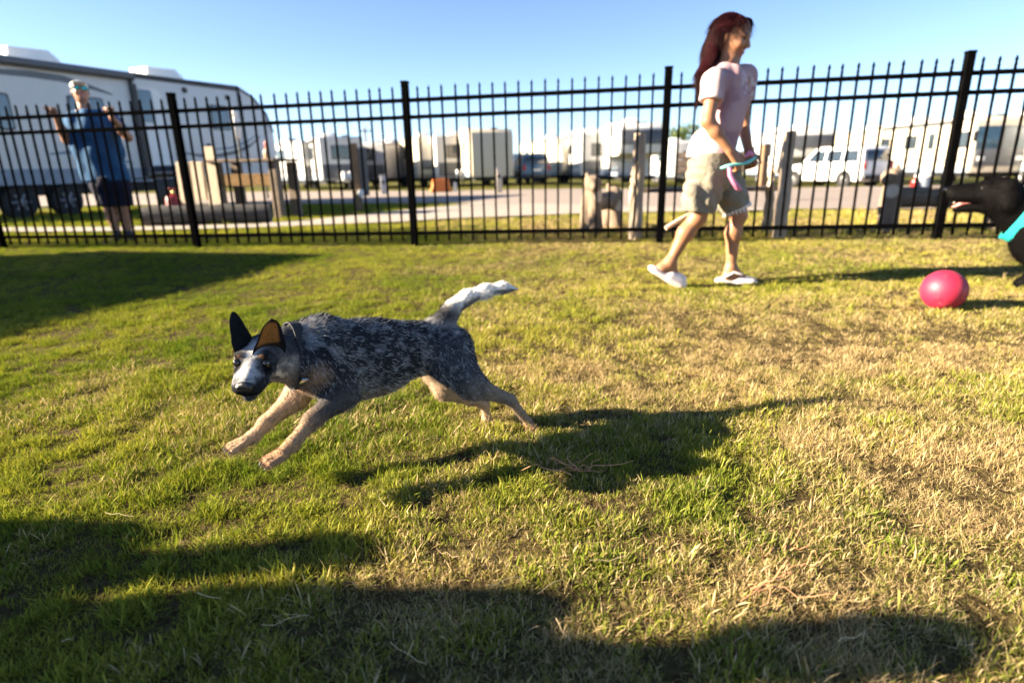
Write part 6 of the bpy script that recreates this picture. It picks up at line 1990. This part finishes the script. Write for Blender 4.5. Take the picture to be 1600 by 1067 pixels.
# ================================================================== LITTER ON THE LAWN
M_STRAW = mat('dry_straw', (.48, .36, .19), .7, var=.3, scale=60)
M_TWIG = mat('brown_dead_stem', (.33, .17, .075), .8, var=.3, scale=40)
def straw_litter():
    rng = random.Random(12); m = MB()
    spots = [(790, 925, 60, 20), (860, 930, 50, 30), (700, 880, 40, -20), (1170, 880, 70, 50), (1250, 950, 80, 30), (1330, 1010, 60, 25), (450, 990, 70, 15), (330, 950, 60, -30), (950, 890, 60, 5), (1550, 930, 90, 35),
             (520, 690, 40, 40), (555, 700, 40, 30), (1110, 760, 40, 30), (640, 1040, 80, -35), (1080, 1010, 50, 70), (190, 820, 60, -20), (880, 1000, 50, -60), (1400, 800, 40, 10), (600, 800, 40, -50), (300, 740, 30, 80)]
    for _ in range(8): spots.append((rng.uniform(20, 1580), rng.uniform(640, 1060), rng.uniform(15, 45), rng.uniform(-90, 90)) if rng.random() < .6 else (rng.uniform(20, 1580), rng.uniform(820, 1060), rng.uniform(15, 40), rng.uniform(-60, 60)))
    for px, py, ln, an in spots:
        c = atg(px, py); L = ln * pxm(c[1], py); a = math.radians(an + rng.uniform(-10, 10))
        pts = []
        for k in range(5):
            t = k / 4 - .5; w = (.12 * (t * t - .25) + rng.gauss(0, .006)) * L
            x, y = c[0] + t * L * math.cos(a) - w * math.sin(a), c[1] + t * L * math.sin(a) + w * math.cos(a)
            pts.append((x, y, zground(x, y) + .022 + rng.uniform(-.004, .008)))
        m.tube(pts, [rng.uniform(.0004, .0008)] * 4 + [.0004], 5)
    o = m.build('straw_litter', M_STRAW, None, True, 60)
    tag(o, 'loose dry straws scattered over the grass', 'straw', kind='stuff')
straw_litter()
def dead_stem(px, py, label, seed, n, L, spread):
    rng = random.Random(seed); c = atg(px, py); z = zground(c[0], c[1])
    root = empty('dead_stem', (c[0], c[1], z), 0, label, 'twig', 'dead brown stems on the grass')
    for k in range(n):
        a = rng.uniform(-.5, .7) + (math.pi if rng.random() < .35 else 0); l = L * rng.uniform(.5, 1.1); pts = []
        x, y, zz = rng.uniform(-.03, .03), rng.uniform(-.03, .03), .02
        for j in range(7):
            pts.append((x, y, zz)); a += rng.gauss(0, .28)
            x += l / 6 * math.cos(a); y += l / 6 * math.sin(a) * spread; zz = max(.014, zz + rng.gauss(.003, .008))
        MB().tube(pts, [.0019, .0018, .0016, .0014, .0012, .0010, .0006], 6).build('stem', M_TWIG, root, True, 60)
dead_stem(905, 748, 'tangle of brown dead stems at the near edge of the running dog\'s shadow', 2, 9, .13, .5)
dead_stem(1165, 945, 'forked brown dead stem crossing the shadow edge in the right foreground', 5, 5, .14, .9)
dead_stem(1235, 880, 'small rusty knot of dead stems in the right foreground', 9, 7, .05, 1.0)
M_WEED = leaf_mat('weed_leaf', (.07, .14, .02), (.16, .24, .04))
def weed(px, py, label, seed, n, L, wd, up=.6):
    rng = random.Random(seed); c = atg(px, py); root = empty('lawn_weed', (c[0], c[1], zground(c[0], c[1])), 0, label, 'weed', None)
    for k in range(n):
        a = 2 * math.pi * k / n + rng.uniform(-.4, .4); l = L * rng.uniform(.7, 1.2); V = []; F = []
        sx, sy = -math.sin(a), math.cos(a)
        for j in range(6):
            t = j / 5; r = l * t; z = .008 + up * l * (t - .55 * t * t); w = wd * math.sin(math.pi * min(1, t * .92 + .06)) ** .8
            V += [(r * math.cos(a) - sx * w, r * math.sin(a) - sy * w, z + .15 * w), (r * math.cos(a), r * math.sin(a), z), (r * math.cos(a) + sx * w, r * math.sin(a) + sy * w, z + .15 * w)]
        for j in range(5):
            b = 3 * j; F += [(b, b + 1, b + 4, b + 3), (b + 1, b + 2, b + 5, b + 4)]
        link('leaf', np_mesh('leaf', V, F, True), M_WEED, root)

# ================================================================== BYSTANDERS OUTSIDE THE PICTURE (their shadows cross the foreground)
def bystander(x, y, h, rz, label, shirt):
    k = h / 1.75; S = SDF()
    root = empty('person', (x, y, zground(x, y)), rz, label, 'person')
    f, l, u = head_frame(0, -5, 0); hc = np.array([0.02, 0, 1.62]) * k
    H, A = face(S, hc, f, l, u, 1.0 * k)
    S.cone(hc - u * .06, np.array([0, 0, 1.42]) * k, .055 * k, .06 * k, .03, 'skin')
    for q in (-1, 1):
        sh = np.array([0, q * .19, 1.40]) * k; el = np.array([-.02, q * .25, 1.10]) * k; wr = np.array([.12, q * .22, .88]) * k
        S.cone(sh, el, .05 * k, .04 * k, .03, 'skin'); S.cone(el, wr, .04 * k, .028 * k, .03, 'skin'); hand(S, wr, (.5, 0, -1), (0, q, .2), (25, 30, 20), k, -q)
        S.cone(np.array([0, q * .10, .92]) * k, np.array([.01, q * .11, .48]) * k, .085 * k, .058 * k, .04, 'skin')
        S.cone(np.array([.01, q * .11, .48]) * k, np.array([-.02, q * .11, .09]) * k, .058 * k, .036 * k, .03, 'skin')
        S.cone(np.array([-.04, q * .11, .045]) * k, np.array([.14, q * .12, .035]) * k, .04 * k, .034 * k, .03, 'skin')
    S.cone(np.array([0, 0, .95]) * k, np.array([0, 0, 1.38]) * k, .13 * k, .12 * k, .05, 'skin')
    me, V = S.mesh('body', .012 * k, smooth_it=1); set_col(me, skin_cols(S, V, (.38, .2, .12), H, A, hc, k)); link('body', me, M_SKIN, root)
    T = SDF()
    for q in (-1, 1):
        T.cone(np.array([0, q * .07, 1.32]) * k, np.array([0, q * .07, .95]) * k, .135 * k, .14 * k, .05, '')
        T.cone(np.array([0, q * .16, 1.40]) * k, np.array([-.01, q * .23, 1.2]) * k, .075 * k, .07 * k, .04, '')
    tm, _ = T.mesh('tee_shirt', .012 * k, [plane_cut((0, 0, .9 * k), (0, 0, -1))], 1); link('tee_shirt', tm, cloth_mat('bystander_shirt', shirt), root)
    K = SDF()
    for q in (-1, 1): K.cone(np.array([0, q * .09, .95]) * k, np.array([.01, q * .11, .25]) * k, .13 * k, .085 * k, .04, '')
    km, _ = K.mesh('trousers', .012 * k, [plane_cut((0, 0, .97 * k), (0, 0, 1)), plane_cut((0, 0, .2 * k), (0, 0, -1))], 1); link('trousers', km, cloth_mat('bystander_trousers', (.05, .06, .09)), root)
    G = SDF(); G.ball(H(-.012, 0, .04), np.array((.105, .084, .085)) * k, .02, '', A)
    gm, GV = G.mesh('hair', .01 * k, [lambda X, Y, Z: np.minimum(((X - hc[0]) * f[0] + (Z - hc[2]) * f[2]) - .03 * k, hc[2] + .07 * k - Z)], 1); set_col(gm, np.tile([.05, .03, .02], (len(GV), 1))); link('hair', gm, M_HAIRCAP, root)
    return root
bystander(-3.28, 0.40, 1.60, math.radians(5), 'adult standing left of the camera, outside the picture', (.30, .30, .33))
bystander(-3.62, 0.72, 1.34, math.radians(-10), 'child standing left of the camera, outside the picture', (.35, .20, .12))
